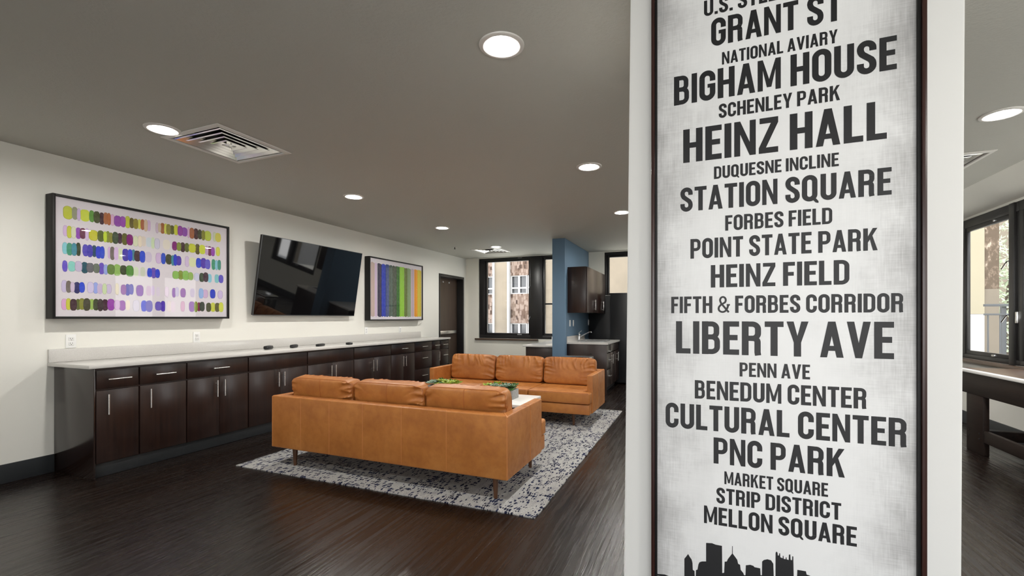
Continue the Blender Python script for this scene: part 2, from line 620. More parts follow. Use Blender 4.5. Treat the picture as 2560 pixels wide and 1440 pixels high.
def wall_mesh(mb, xf, u0, u1, z0, z1, th, holes):
    """panel in (u, depth, z) with rectangular holes (u0,u1,z0,z1); xf maps (u, d, z) to the world; clean shell, no inner faces"""
    us = sorted({u0, u1, *[h[0] for h in holes], *[h[1] for h in holes]})
    zs = sorted({z0, z1, *[h[2] for h in holes], *[h[3] for h in holes]})
    us = [u for u in us if u0 <= u <= u1]; zs = [z for z in zs if z0 <= z <= z1]

    def solid(i, j):
        if i < 0 or j < 0 or i >= len(us) - 1 or j >= len(zs) - 1:
            return False
        um, zm = (us[i] + us[i + 1]) / 2, (zs[j] + zs[j + 1]) / 2
        return not any(h[0] < um < h[1] and h[2] < zm < h[3] for h in holes)
    vmap = {}

    def V(u, d, z):
        k = (round(u, 5), round(d, 5), round(z, 5))
        if k not in vmap:
            vmap[k] = mb.bm.verts.new(xf(u, d, z))
        return vmap[k]
    for i in range(len(us) - 1):
        for j in range(len(zs) - 1):
            if not solid(i, j):
                continue
            a, b, c, d = us[i], us[i + 1], zs[j], zs[j + 1]
            mb.bm.faces.new((V(a, 0, c), V(b, 0, c), V(b, 0, d), V(a, 0, d)))
            mb.bm.faces.new((V(a, th, c), V(a, th, d), V(b, th, d), V(b, th, c)))
            if not solid(i - 1, j): mb.bm.faces.new((V(a, 0, c), V(a, 0, d), V(a, th, d), V(a, th, c)))
            if not solid(i + 1, j): mb.bm.faces.new((V(b, 0, c), V(b, th, c), V(b, th, d), V(b, 0, d)))
            if not solid(i, j - 1): mb.bm.faces.new((V(a, 0, c), V(a, th, c), V(b, th, c), V(b, 0, c)))
            if not solid(i, j + 1): mb.bm.faces.new((V(a, 0, d), V(b, 0, d), V(b, th, d), V(a, th, d)))


# ================================================================== THE ROOM
XL, XR = -5.03, 3.055          # left and right walls
YB, YF = 9.45, -2.6            # end wall, wall behind the camera
ZC = 2.675                     # ceiling height
SLX = 2.63                     # where the ceiling starts to slope down to the right-hand windows
ZH = 2.505                     # window head of the right wall
TH = 0.22

m = MB(); m.box(XL - 0.4, YF - 0.3, -0.12, XR + 0.3, YB + 0.4, 0.0)
struct('floor', m, M['floor'], smooth=0)

# ---- ceiling with round holes for the downlights and square ones for the vents
LX = (-3.62, -0.92, 1.90)
LY = (0.12, 2.11, 4.10, 6.03, 8.03)
LIGHTS = [(x, y) for y in LY for x in LX if not (x == 1.90 and y == 8.03) and not (x == -0.92 and y == 0.12)]
VENTS = [(-3.465, 2.505), (1.95, 5.26), (-3.92, 8.45)]
LR, LH, VH = 0.078, 0.14, 0.285
cut_x = {XL, SLX}; cut_y = {YF, YB + 0.2}
for x, y in LIGHTS:
    cut_x |= {x - LH, x + LH}; cut_y |= {y - LH, y + LH}
for x, y in VENTS:
    cut_x |= {x - VH, x + VH}; cut_y |= {y - VH, y + VH}
cxs, cys = sorted(cut_x), sorted(cut_y)
m = MB()
cv = {}


def cvert(x, y, z=ZC):
    k = (round(x, 4), round(y, 4), round(z, 4))
    if k not in cv:
        cv[k] = m.bm.verts.new((x, y, z))
    return cv[k]


def inside(x, y, c, h):
    return abs(x - c[0]) < h and abs(y - c[1]) < h


for i in range(len(cxs) - 1):
    for j in range(len(cys) - 1):
        a, b, c, d = cxs[i], cxs[i + 1], cys[j], cys[j + 1]
        mx, my = (a + b) / 2, (c + d) / 2
        if any(inside(mx, my, l, LH) for l in LIGHTS) or any(inside(mx, my, v, VH) for v in VENTS):
            continue
        m.bm.faces.new((cvert(a, c), cvert(a, d), cvert(b, d), cvert(b, c)))
for lx, ly in LIGHTS:                      # square patch with a round hole
    sx = [x for x in cxs if lx - LH - 1e-6 <= x <= lx + LH + 1e-6]
    sy = [y for y in cys if ly - LH - 1e-6 <= y <= ly + LH + 1e-6]
    rim = [(x, sy[0]) for x in sx] + [(sx[-1], y) for y in sy[1:]] + [(x, sy[-1]) for x in sx[-2::-1]] + [(sx[0], y) for y in sy[-2:0:-1]]
    per = []
    for k in range(len(rim)):
        p, q = rim[k], rim[(k + 1) % len(rim)]
        n = 8
        for s in range(n):
            per.append((p[0] + (q[0] - p[0]) * s / n, p[1] + (q[1] - p[1]) * s / n))
    ring = []
    for p in per:
        ang = math.atan2(p[1] - ly, p[0] - lx)
        ring.append((lx + LR * math.cos(ang), ly + LR * math.sin(ang)))
    for k in range(len(per)):
        k2 = (k + 1) % len(per)
        m.bm.faces.new((cvert(*per[k]), cvert(*per[k2]), cvert(*ring[k2]), cvert(*ring[k])))
ceil = struct('ceiling', m, M['ceiling'], smooth=0)
m = MB(); m.hexa([(SLX, YF, ZC), (XR + 0.06, YF, ZH), (XR + 0.06, YB + 0.2, ZH), (SLX, YB + 0.2, ZC), (SLX, YF, ZC + 0.02), (XR + 0.06, YF, ZC + 0.02), (XR + 0.06, YB + 0.2, ZC + 0.02), (SLX, YB + 0.2, ZC + 0.02)])
struct('trim_soffit', m, M['wall'], smooth=0)
# a plain slab above, so that no sky leaks in through the holes
m = MB(); m.box(XL - 0.4, YF - 0.3, ZC + 0.24, XR + 0.3, YB + 0.4, ZC + 0.36)
struct('ceiling_slab', m, M['duct'], smooth=0)

# ---- left wall with its door
DY0, DY1, DZ = 8.243, 9.335, 2.235
m = MB(); wall_mesh(m, lambda u, d, z: (XL - d, u, z), YF - 0.2, YB + 0.4, 0.0, ZC + 0.24, TH, [(DY0, DY1, -1, DZ)])
struct('wall_left', m, M['wall'], smooth=0)
m = MB(); m.box(XL + 0.001, YF, 0.0, XL + 0.012, 2.088, 0.15, bevel=0.003)
struct('baseboard_left', m, M['vinyl'])

# ---- end wall with two window openings
EW = [(-4.70, -2.36, 0.83, 2.66), (-1.80, -0.55, 1.765, 2.655), (-0.05, 1.65, 0.83, 2.66)]
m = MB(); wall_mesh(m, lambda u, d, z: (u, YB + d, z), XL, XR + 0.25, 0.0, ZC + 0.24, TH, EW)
M['wall_end'] = mat_wall('warm_lit_wall_paint', (0.86, 0.835, 0.745, 1))  # lighter, yellower wall paint: the far end's brighter light is put into the colour
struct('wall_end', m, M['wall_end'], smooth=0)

m = MB(); m.box(-1.05, YB - 0.012, 0.0, XR - 0.013, YB - 0.001, 0.15, bevel=0.003)
struct('baseboard_end', m, M['vinyl'])

# ---- right wall, a ribbon of windows
RW = [(-2.30, 8.50, 0.80, 2.50)]
m = MB(); wall_mesh(m, lambda u, d, z: (XR + d, u, z), YF - 0.2, YB + 0.2, 0.0, ZC + 0.24, TH, RW)
struct('wall_right', m, M['wall'], smooth=0)
m = MB(); m.box(XR - 0.012, YF, 0.0, XR - 0.001, YB, 0.15, bevel=0.003)
struct('baseboard_right', m, M['vinyl'])

# ---- wall behind the camera
REAR = (-1.3, 2.75, 0.25, 2.40)
m = MB(); wall_mesh(m, lambda u, d, z: (u, YF - d, z), XL, XR + 0.2, 0.0, ZC + 0.24, TH, [REAR])
struct('wall_rear', m, M['wall'], smooth=0)

# ---- blue kitchen partition
PX0, PX1, PY0 = -2.352, -2.125, 7.60
m = MB(); m.box(PX0, PY0, 0, PX1, YB - 0.001, ZC - 0.001, bevel=0.004)
struct('wall_partition', m, M['blue'])

# ---- column carrying the sign (very slightly out of plumb, as in the photograph)
CYF = 1.75
m = MB()
m.hexa([(-0.263, CYF, 0), (0.720, CYF, 0), (0.735, 2.55, 0), (-0.25, 2.55, 0),
        (-0.233, CYF, ZC - 0.001), (0.733, CYF, ZC - 0.001), (0.735, 2.55, ZC - 0.001), (-0.23, 2.55, ZC - 0.001)])
bmesh.ops.bevel(m.bm, geom=list(m.bm.edges), offset=0.004, segments=2, affect='EDGES')
struct('wall_column', m, M['column'])

# ---- door in the left wall
dr = struct_empty('door_1', (XL, (DY0 + DY1) / 2, 0))
RX = XL - 0.15                                    # face of the door leaf
part('door_frame', M['black_metal'], dr,
     (XL - TH, DY0 + 0.0005, 0.0, XL + 0.012, DY0 + 0.05, DZ - 0.0005), (XL - TH, DY1 - 0.05, 0.0, XL + 0.012, DY1 - 0.0005, DZ - 0.0005),
     (XL - TH, DY0 + 0.05, DZ - 0.055, XL + 0.012, DY1 - 0.05, DZ - 0.0005))
leaf = part('door_leaf', M['door'], dr, (RX - 0.045, DY0 + 0.053, 0.008, RX, DY1 - 0.053, DZ - 0.058))
bar = MB(); bar.box(RX + 0.03, DY0 + 0.13, 0.945, RX + 0.075, DY1 - 0.20, 1.02, bevel=0.012, seg=3)
bar.box(RX, DY0 + 0.075, 0.90, RX + 0.06, DY0 + 0.135, 1.07, bevel=0.008)
bar.box(RX, DY1 - 0.26, 0.95, RX + 0.06, DY1 - 0.19, 1.015, bevel=0.008)
bar.build('push_bar', M['nickel'], leaf)
for yy, zz in ((DY0 + 0.40, 2.085), (DY0 + 0.66, 2.085)):
    bo = MB(); bo.tube([(RX, yy, zz), (RX + 0.022, yy, zz)], 0.018, 14)
    bo.build('bolt_cap', M['white_metal'], leaf)

# ------------------------------------------------------------------ windows
def end_window(name, x0, x1, z0, z1, panes, handles):
    w = struct_empty(name, ((x0 + x1) / 2, YB, z0))
    Y0, Y1 = YB + 0.03, YB + 0.12
    e = 0.0006
    part('window_frame', M['black_metal'], w,
         (x0 + e, Y0, z0 + e, x1 - e, Y1, panes[0][2] - 0.045), (x0 + e, Y0, panes[0][3] + 0.045, x1 - e, Y1, z1 - e),
         (x0 + e, Y0, panes[0][2] - 0.045, panes[0][0] - 0.05, Y1, panes[0][3] + 0.045),
         *[(a[1] + 0.05, Y0 - 0.012, z0 + e, b[0] - 0.05, Y1, z1 - e) for a, b in zip(panes, panes[1:])],
         (panes[-1][1] + 0.05, Y0, panes[0][2] - 0.045, x1 - e, Y1, panes[0][3] + 0.045), bevel=0.004)
    for a, b, c, d in panes:
        s = part('sash', M['black_metal'], w, (a - 0.05, Y0 + 0.018, c - 0.045, a, Y1 - 0.01, d + 0.045), (b, Y0 + 0.018, c - 0.045, b + 0.05, Y1 - 0.01, d + 0.045),
                 (a, Y0 + 0.018, c - 0.045, b, Y1 - 0.01, c), (a, Y0 + 0.018, d, b, Y1 - 0.01, d + 0.045), bevel=0.004)
        part('pane', M['glass'], s, (a, Y0 + 0.05, c, b, Y0 + 0.056, d), bevel=0)
    for hx, hz in handles:
        h = MB(); h.tube([(hx, Y0 + 0.018, hz), (hx, Y0 - 0.015, hz), (hx - 0.03, Y0 - 0.03, hz - 0.09)], 0.008, 8)
        h.build('handle', M['steel'], w)
    part('latch', M['white_metal'], w, (panes[0][1] - 0.25, Y0 - 0.004, panes[0][3] + 0.062, panes[0][1] - 0.15, Y0 + 0.004, panes[0][3] + 0.072),
         (panes[0][1] - 0.26, Y0 - 0.01, panes[0][2] - 0.04, panes[0][1] - 0.16, Y0 + 0.02, panes[0][2] - 0.02))
    return w


w1 = end_window('window_1', *EW[0][:2], EW[0][2], EW[0][3], [(-4.505, -3.487, 0.955, 2.573), (-3.105, -2.47, 0.955, 2.573)],
                [(-3.44, 2.02), (-3.44, 1.33)])
part('window_sill', M['sill'], w1, (-4.775, YB - 0.06, 0.797, -3.245, YB + 0.028, 0.829), bevel=0.004)
part('crossbar', M['black_metal'], w1, (-3.105, YB + 0.06, 1.585, -2.47, YB + 0.10, 1.62))
w2 = end_window('window_2', *EW[1][:2], EW[1][2], EW[1][3], [(-1.705, -0.66, 1.812, 2.55)], [(-0.62, 2.1)])

w2b = end_window('window_3', *EW[2][:2], EW[2][2], EW[2][3], [(0.06, 0.88, 0.955, 2.573), (1.12, 1.54, 0.955, 2.573)], [(0.93, 1.7)])
# right-hand ribbon: one window per bay
PITCH = 1.09
PANE_W = 0.813
k = 0
y_hi = 7.30 + PITCH
while y_hi - PANE_W > -2.25:
    a, b = y_hi - PANE_W, y_hi
    top = 8.50 - 0.0006 if k == 0 else b + 0.10
    bot = a - 0.13
    nxt = (y_hi - PITCH) + 0.10
    last = y_hi - PITCH - PANE_W <= -2.25
    if last:
        nxt = -2.30 + 0.0006
    w = struct_empty('window_%d' % (k + 4), (XR, (a + b) / 2, 0.80))
    X0, X1 = XR + 0.002, XR + 0.046
    zb, zt = 0.80 + 0.0006, 2.50 - 0.0006
    part('window_frame', M['black_metal'], w, (X0, nxt, zb, X1, top, 0.855), (X0, nxt, 2.40, X1, top, zt),
         (X0, b + 0.028, 0.855, X1, top, 2.40), (X0 - 0.015, bot, zb, X1, a - 0.04, zt), (X0 + 0.006, nxt, 0.855, X1, bot, 2.40), bevel=0.003)
    s = part('sash', M['black_metal'], w, (X0 + 0.006, a - 0.04, 0.855, X1 - 0.004, a, 2.40), (X0 + 0.006, b, 0.855, X1 - 0.004, b + 0.028, 2.40),
             (X0 + 0.006, a, 0.855, X1 - 0.004, b, 0.90), (X0 + 0.006, a, 2.352, X1 - 0.004, b, 2.40), bevel=0.003)
    part('pane', M['glass'], s, (X0 + 0.022, a, 0.90, X0 + 0.028, b, 2.352), bevel=0)
    for hz in (1.90, 1.33):
        h = MB(); h.tube([(X0 + 0.006, a - 0.02, hz), (X0 - 0.018, a - 0.02, hz), (X0 - 0.03, a + 0.05, hz - 0.08)], 0.007, 8)
        h.build('handle', M['steel'], w)
    lt = MB(); lt.box(X0 - 0.012, a + 0.22, 0.862, X0 + 0.02, a + 0.28, 0.885, bevel=0.004)
    lt.box(X0 - 0.012, a + 0.22, 2.372, X0 + 0.02, a + 0.25, 2.392, bevel=0.004)
    lt.build('latch', M['steel'], w)
    if k == 1:
        hl = MB(); hl.box(X0 - 0.02, bot - 0.05, 1.24, X0 + 0.02, bot - 0.02, 1.36, bevel=0.006)
        hl.build('sash_lock', M['nickel'], w)
    y_hi -= PITCH
    k += 1
# wide window behind the viewer
rw = struct_empty('window_%d' % (k + 4), (0.725, YF, REAR[2]))
nb = 3
bw = (REAR[1] - REAR[0]) / nb
fr_boxes = [(REAR[0] + 0.0006, YF - 0.12, REAR[2] + 0.0006, REAR[1] - 0.0006, YF - 0.03, REAR[2] + 0.06), (REAR[0] + 0.0006, YF - 0.12, REAR[3] - 0.06, REAR[1] - 0.0006, YF - 0.03, REAR[3] - 0.0006)]
for q in range(nb + 1):
    xm = min(max(REAR[0] + q * bw, REAR[0] + 0.031), REAR[1] - 0.031)
    fr_boxes.append((xm - 0.03, YF - 0.12, REAR[2] + 0.06, xm + 0.03, YF - 0.03, REAR[3] - 0.06))
part('window_frame', M['black_metal'], rw, *fr_boxes)
for q in range(nb):
    part('pane', M['glass'], rw, (REAR[0] + q * bw + 0.032, YF - 0.078, REAR[2] + 0.061, REAR[0] + (q + 1) * bw - 0.032, YF - 0.072, REAR[3] - 0.061), bevel=0)
m = MB(); m.box(XR - 0.075, YF + 0.01, 0.765, XR + 0.0015, 8.54, 0.799, bevel=0.005)
struct('trim_sill', m, M['sill'])

# daylight portals in the window openings (they only guide the sky's light, they give none of their own)
def portal(loc, rot, sx, sy):
    ld = bpy.data.lights.new('daylight_portal', 'AREA')
    ld.shape = 'RECTANGLE'; ld.size = sx; ld.size_y = sy
    ld.cycles.is_portal = True
    o = bpy.data.objects.new('daylight_portal', ld)
    o.location = loc; o.rotation_euler = rot
    C.objects.link(o)


portal((XR + 0.17, 3.10, 1.65), (0, PI / 2, 0), 1.7, 10.8)
portal((0.725, YF - 0.17, 1.325), (PI / 2, 0, 0), 4.05, 2.15)
portal((0.80, YB + 0.17, 1.745), (-PI / 2, 0, 0), 1.7, 1.83)
portal((-3.53, YB + 0.17, 1.745), (-PI / 2, 0, 0), 2.34, 1.83)
portal((-1.17, YB + 0.17, 2.21), (-PI / 2, 0, 0), 1.25, 0.89)

# ------------------------------------------------------------------ ceiling fittings
LBL = {(-3.62, 2.11): 'round recessed downlight beside the near square ceiling vent',
       (-3.62, 4.10): 'round recessed downlight above the left wall, between the near vent and the television',
       (-3.62, 6.03): 'small round recessed downlight above the striped picture',
       (-3.62, 8.03): 'tiny round recessed downlight next to the far ceiling vent by the window',
       (-0.92, 2.11): 'largest round recessed downlight, nearest the camera at top centre',
       (-0.92, 4.10): 'round recessed downlight halfway up the column edge, left of the poster',
       (-0.92, 6.03): 'small round recessed downlight touching the left edge of the white column',
       (1.90, 4.10): 'round recessed downlight at far right, right of the white column'}
first = None
for (x, y) in LIGHTS:
    lab = LBL.get((x, y), 'round recessed downlight behind the white column or behind the viewer')
    if first is None:
        root = thing('downlight', lab, 'ceiling light', (x, y, ZC), 'recessed downlights')
        r = MB(); r.lathe((x, y, ZC), [(0.115, -0.0005), (0.113, -0.006), (0.100, -0.010), (0.084, -0.008), (0.074, 0.004), (0.0765, 0.012), (0.080, -0.0002)], 40, close=True)
        r.build('trim_ring', M['trim_white'], root, smooth=50)
        b = MB(); b.lathe((x, y, ZC), [(0.0735, 0.005), (0.0625, 0.008), (0.0625, 0.014), (0.0755, 0.014)], 40, close=True)
        b.build('baffle', M['baffle'], root, smooth=50)
        d = MB(); d.lathe((x, y, ZC), [(0.0, -0.004), (0.035, -0.0025), (0.056, 0.001), (0.062, 0.006), (0.062, 0.012), (0.0, 0.012)], 40)
        d.build('lens', M['lens'], root, smooth=50)
        first = root
    else:
        c = dup(first); c.location = (x, y, ZC); c['label'] = lab

VL = {VENTS[0]: 'large square ceiling vent with polished concentric louvres above the left counter',
      VENTS[1]: 'square ceiling vent partly hidden behind the right edge of the column',
      VENTS[2]: 'small far square ceiling vent in front of the left window'}
first = None
for (x, y) in VENTS:
    if first is None:
        root = thing('ceiling_vent', VL[(x, y)], 'vent', (x, y, ZC), 'square ceiling vents')
        fr = MB()
        o_, i_ = 0.318, 0.278
        def ringq(mb, a, za, b, zb):
            A = [(x - a, y - a, ZC + za), (x + a, y - a, ZC + za), (x + a, y + a, ZC + za), (x - a, y + a, ZC + za)]
            B = [(x - b, y - b, ZC + zb), (x + b, y - b, ZC + zb), (x + b, y + b, ZC + zb), (x - b, y + b, ZC + zb)]
            for q in range(4):
                mb.face([A[q], A[(q + 1) % 4], B[(q + 1) % 4], B[q]])
        ringq(fr, o_, -0.001, o_, -0.007); ringq(fr, o_, -0.007, i_ + 0.006, -0.012); ringq(fr, i_ + 0.006, -0.012, i_, -0.004); ringq(fr, i_, -0.004, i_, 0.06)
        fr.build('frame', M['trim_white'], root, smooth=0)
        for a in (0.262, 0.205, 0.148, 0.091):
            lv = MB()
            ringq(lv, a, -0.006, a - 0.012, -0.009); ringq(lv, a - 0.012, -0.009, a - 0.060, 0.042); ringq(lv, a, -0.006, a - 0.058, 0.046)
            lv.build('louvre', M['vent'], root, smooth=0)
        ce = MB(); ce.box(x - 0.036, y - 0.036, ZC - 0.008, x + 0.036, y + 0.036, ZC - 0.003, bevel=0.002)
        ce.build('centre_plate', M['vent'], root)
        dk = MB(); dk.box(x - 0.277, y - 0.277, ZC + 0.061, x + 0.277, y + 0.277, ZC + 0.066)
        dk.build('duct_plate', M['duct'], root, smooth=0)
        first = root
    else:
        c = dup(first); c.location = (x, y, ZC); c['label'] = VL[(x, y)]

sp = thing('sprinkler', 'small dark fire sprinkler on the ceiling near the far left corner', 'sprinkler', (-4.37, 7.75, ZC))
e = MB(); e.lathe((-4.37, 7.75, ZC), [(0.0, -0.0005), (0.04, -0.0005), (0.038, -0.006), (0.012, -0.008), (0, -0.008)], 20)
e.build('escutcheon', M['trim_white'], sp)
e = MB(); e.tube([(-4.37, 7.75, ZC - 0.008), (-4.37, 7.75, ZC - 0.04)], 0.009, 10)
e.lathe((-4.37, 7.75, ZC - 0.045), [(0, 0.004), (0.018, 0.004), (0.018, 0), (0, 0)], 14)
e.build('deflector', M['black_plastic'], sp)
#PART2

# ================================================================== CABINET RUN ON THE LEFT WALL
FX = -4.45                       # door faces
CXB = -5.028                     # back of the carcasses


def pull(parent, p, axis, L=0.165, out=(1, 0, 0)):
    """bar pull: round bar on two posts; p is a point on the door face"""
    p = Vector(p); o_ = Vector(out)
    ax = Vector((0, 0, 1)) if axis == 'Z' else (Vector((0, 1, 0)) if abs(o_.x) > 0.5 else Vector((1, 0, 0)))
    h = MB()
    c = p + o_ * 0.032
    h.tube([c - ax * L / 2, c + ax * L / 2], 0.0065, 12)
    for s in (-1, 1):
        q = p + ax * (s * L * 0.29)
        h.tube([q, q + o_ * 0.032], 0.005, 8)
    return h.build('handle', M['nickel'], parent)


def fronts(root, y0, y1, kind, x0=FX - 0.02, x1=FX, zt=0.872, zm=0.722, zd=0.708, zb=0.125, mat='cabinet'):
    """drawer and door fronts of one cabinet unit"""
    g = 0.006
    a, b = y0 + g, y1 - g
    mid = (a + b) / 2

    def front(name, ya, yb, za, zb_):
        return part(name, M[mat], root, (x0, ya, za, x1, yb, zb_), bevel=0.0025)
    if kind == 'bank':
        for za, zb_ in ((zm, zt), (0.42, zd), (zb, 0.406)):
            d = front('drawer', a, b, za, zb_)
            pull(d, (x1, mid, (za + zb_) / 2 if za > 0.7 else zb_ - 0.11), 'Y')
        return
    d = front('drawer', a, b, zm, zt)
    if kind[0] == 'h':
        pull(d, (x1, mid, (zm + zt) / 2), 'Y')
    n = int(kind[1])
    if n == 1:
        d = front('door', a, b, zb, zd)
        hy = a + 0.07 if kind.endswith('l') else b - 0.05
        pull(d, (x1, hy, 0.595), 'Z')
    else:
        d = front('door', a, mid - 0.0015, zb, zd)
        pull(d, (x1, mid - 0.038, 0.595), 'Z')
        d = front('door', mid + 0.0015, b, zb, zd)
        pull(d, (x1, mid + 0.038, 0.595), 'Z')


UNITS = [(2.10, 2.408, 'h1l', 'dark espresso base cabinet at the near end of the long counter, drawer over door'),
         (2.408, 2.801, 'h1l', 'dark espresso base cabinet second from the left end, one drawer over one door'),
         (2.801, 3.434, 'h2', 'wide dark espresso base cabinet right of the two single-door cabinets, handled drawer over two doors'),
         (3.434, 4.23, 'n2', 'wide dark espresso base cabinet left of the near sofa, plain top front over two doors'),
         (4.23, 5.046, 'n2', 'dark espresso base cabinet below the television, plain top front over two doors'),
         (5.046, 5.879, 'n2', 'dark espresso base cabinet below the right end of the television, plain top over two doors'),
         (5.879, 6.52, 'h2', 'dark espresso base cabinet below the striped picture, handled drawer over two doors'),
         (6.52, 7.06, 'bank', 'dark espresso three drawer cabinet left of the far sofa arm'),
         (7.06, 7.335, 'h1r', 'narrow dark espresso base cabinet with one drawer and one door near the brown door'),
         (7.335, 7.645, 'bank', 'narrow dark espresso drawer cabinet at the far end of the long counter')]
for i, (y0, y1, kind, lab) in enumerate(UNITS):
    root = thing('base_cabinet', lab, 'cabinet', ((CXB + FX) / 2, (y0 + y1) / 2, 0), 'dark base cabinets along the left wall')
    body = MB()
    body.box(CXB, y0 + 0.0006, 0.118, FX - 0.021, y1 - 0.0006, 0.891)
    body.box(CXB, y0 + 0.0006, 0.0005, FX - 0.075, y1 - 0.0006, 0.1175)
    body.build('carcass', M['cab_dark'], root)
    if i == 0 or i == len(UNITS) - 1:
        pn = MB()
        ya, yb = (y0 - 0.012, y0) if i == 0 else (y1, y1 + 0.012)
        pn.box(CXB, ya, 0.0005, FX, yb, 0.891, bevel=0.001)
        pn.build('end_panel', M['cabinet_gloss'], root)
    else:
        pass
    fr = MB(); fr.box(FX - 0.0205, y0 + 0.0006, 0.118, FX - 0.0195, y1 - 0.0006, 0.891)
    fr.build('face_frame', M['cabinet'], root)
    fronts(root, y0, y1, kind)
m = MB(); m.box(FX - 0.068, 2.102, 0.0, FX - 0.058, 7.645, 0.117, bevel=0.002)
struct('trim_toe_kick', m, M['vinyl'])

ct = thing('countertop', 'long white quartz countertop with low backsplash along the left wall', 'countertop', (-4.72, 4.85, 0.892))
part('slab', M['quartz'], ct, (XL + 0.001, 2.045, 0.8915, FX + 0.03, 7.68, 0.921), bevel=0.003)
part('backsplash', M['quartz'], ct, (XL + 0.001, 2.047, 0.9215, XL + 0.021, 7.55, 1.032), bevel=0.002)

# small black gadgets lying on the countertop
def remote(px, py, w, d, h, lab, name, tilt=0.0):
    p = on_z(px, py, 0.9215)
    root = thing(name, lab, name.replace('_', ' '), p, None)
    b = MB(); b.box(p.x - d / 2, p.y - w / 2, p.z + 0.0006, p.x + d / 2, p.y + w / 2, p.z + h, bevel=min(d, h) * 0.3, seg=3)
    b.build('body', M['black_plastic'], root)
    for k in range(4):
        t = MB(); yy = p.y - w * 0.32 + k * w * 0.2
        t.box(p.x - d * 0.22, yy, p.z + h - 0.0004, p.x + d * 0.22, yy + w * 0.1, p.z + h + 0.002, bevel=0.0008)
        t.build('button', M['rail'], root)
    root.rotation_euler = (0, 0, tilt)
    return root


remote(671, 873, 0.15, 0.06, 0.042, 'largest black remote on the white counter, under the left edge of the television', 'remote_control', 0.5)
remote(735, 869, 0.15, 0.05, 0.038, 'second black remote from the left on the white counter', 'remote_control', 0.45)
remote(801, 865, 0.18, 0.05, 0.030, 'third black remote from the left on the white counter', 'remote_control', 0.35)
remote(873, 861.5, 0.07, 0.07, 0.030, 'tiny black puck on the white counter, rightmost of the four gadgets', 'gadget')

# ------------------------------------------------------------------ outlets and switches
def plate(name, lab, cat, c, nrm, kind, group):
    """c centre on the wall face; nrm +x"""
    root = thing(name, lab, cat, c, group)
    c = Vector(c); s = nrm
    b = MB(); b.box(c.x, c.y - 0.036, c.z - 0.058, c.x + s * 0.006, c.y + 0.036, c.z + 0.058, bevel=0.002)
    b.build('cover_plate', M['white_plastic'], root)
    if kind == 'outlet':
        for dz in (-0.02, 0.02):
            f = MB(); f.box(c.x + s * 0.0055, c.y - 0.017, c.z + dz - 0.015, c.x + s * 0.009, c.y + 0.017, c.z + dz + 0.015, bevel=0.004)
            fo = f.build('socket', M['white_plastic'], root)
            sl = MB()
            for dy in (-0.007, 0.007):
                sl.box(c.x + s * 0.0088, c.y + dy - 0.0016, c.z + dz - 0.002, c.x + s * 0.0095, c.y + dy + 0.0016, c.z + dz + 0.009)
            sl.box(c.x + s * 0.0088, c.y - 0.003, c.z + dz - 0.011, c.x + s * 0.0095, c.y + 0.003, c.z + dz - 0.006)
            sl.build('slots', M['slot'], fo, smooth=0)
    else:
        f = MB(); f.box(c.x + s * 0.0055, c.y - 0.016, c.z - 0.034, c.x + s * 0.011, c.y + 0.016, c.z + 0.034, bevel=0.002)
        f.build('rocker', M['white_plastic'], root)


OG = 'white wall outlets above the long counter'
for px, py, lab in ((177, 853, 'white double outlet below the left picture, nearest the counter end'),
                    (491, 843, 'white double outlet below the right part of the dab picture'),
                    (915, 827, 'white double outlet below the left edge of the striped picture'),
                    (1000, 825, 'white double outlet below the right half of the striped picture')):
    p = on_x(px, py, XL + 0.001)
    plate('wall_outlet', lab, 'outlet', (XL + 0.0008, p.y, p.z), 1, 'outlet', OG)
for px, py, kd, lab in ((1424.5, 808, 'switch', 'white light switch on the blue partition, left one of the pair'),
                        (1433, 808, 'switch', 'white light switch on the blue partition, right one of the pair'),
                        (1471, 806, 'outlet', 'white outlet on the blue wall above the sink tap')):
    p = on_x(px, py, PX1)
    plate('light_switch' if kd == 'switch' else 'wall_outlet', lab, 'switch' if kd == 'switch' else 'outlet', (PX1 + 0.0008, p.y, p.z), 1, kd,
          'white plates on the blue partition')

# ================================================================== PICTURES AND TELEVISION
class Ink:
    """flat printed patches with a colour per face, on a plane of constant x (left wall pictures)"""
    def __init__(self):
        self.bm = bmesh.new()
        self.lay = self.bm.loops.layers.float_color.new('ink')
        self.k = 0

    def poly(self, pts, col):
        self.k += 1
        f = self.bm.faces.new([self.bm.verts.new(p) for p in pts])
        for lp in f.loops:
            lp[self.lay] = col

    def build(self, name, mat, parent):
        off = world_loc(parent)
        bmesh.ops.translate(self.bm, verts=self.bm.verts, vec=-off)
        me = bpy.data.meshes.new(name); self.bm.to_mesh(me); self.bm.free()
        me.materials.append(mat)
        o = bpy.data.objects.new(name, me); C.objects.link(o); o.parent = parent
        return o


def framed_picture(name, lab, y0, y1, z0, z1, xf):
    root = thing(name, lab, 'picture', (XL, (y0 + y1) / 2, z0), 'framed colour prints on the left wall')
    w = 0.020
    xb = XL + 0.002
    part('frame', M['black_frame'], root, (xb, y0, z0, xf, y0 + w, z1), (xb, y1 - w, z0, xf, y1, z1), (xb, y0 + w, z0, xf, y1 - w, z0 + w), (xb, y0 + w, z1 - w, xf, y1 - w, z1), bevel=0.0015)
    xp = xf - 0.016
    pp = part('print', M['paper'], root, (xb, y0 + w, z0 + w, xp, y1 - w, z1 - w), bevel=0)
    part('glazing', M['art_glass'], root, (xf - 0.007, y0 + w, z0 + w, xf - 0.005, y1 - w, z1 - w), bevel=0)
    return root, pp, xp


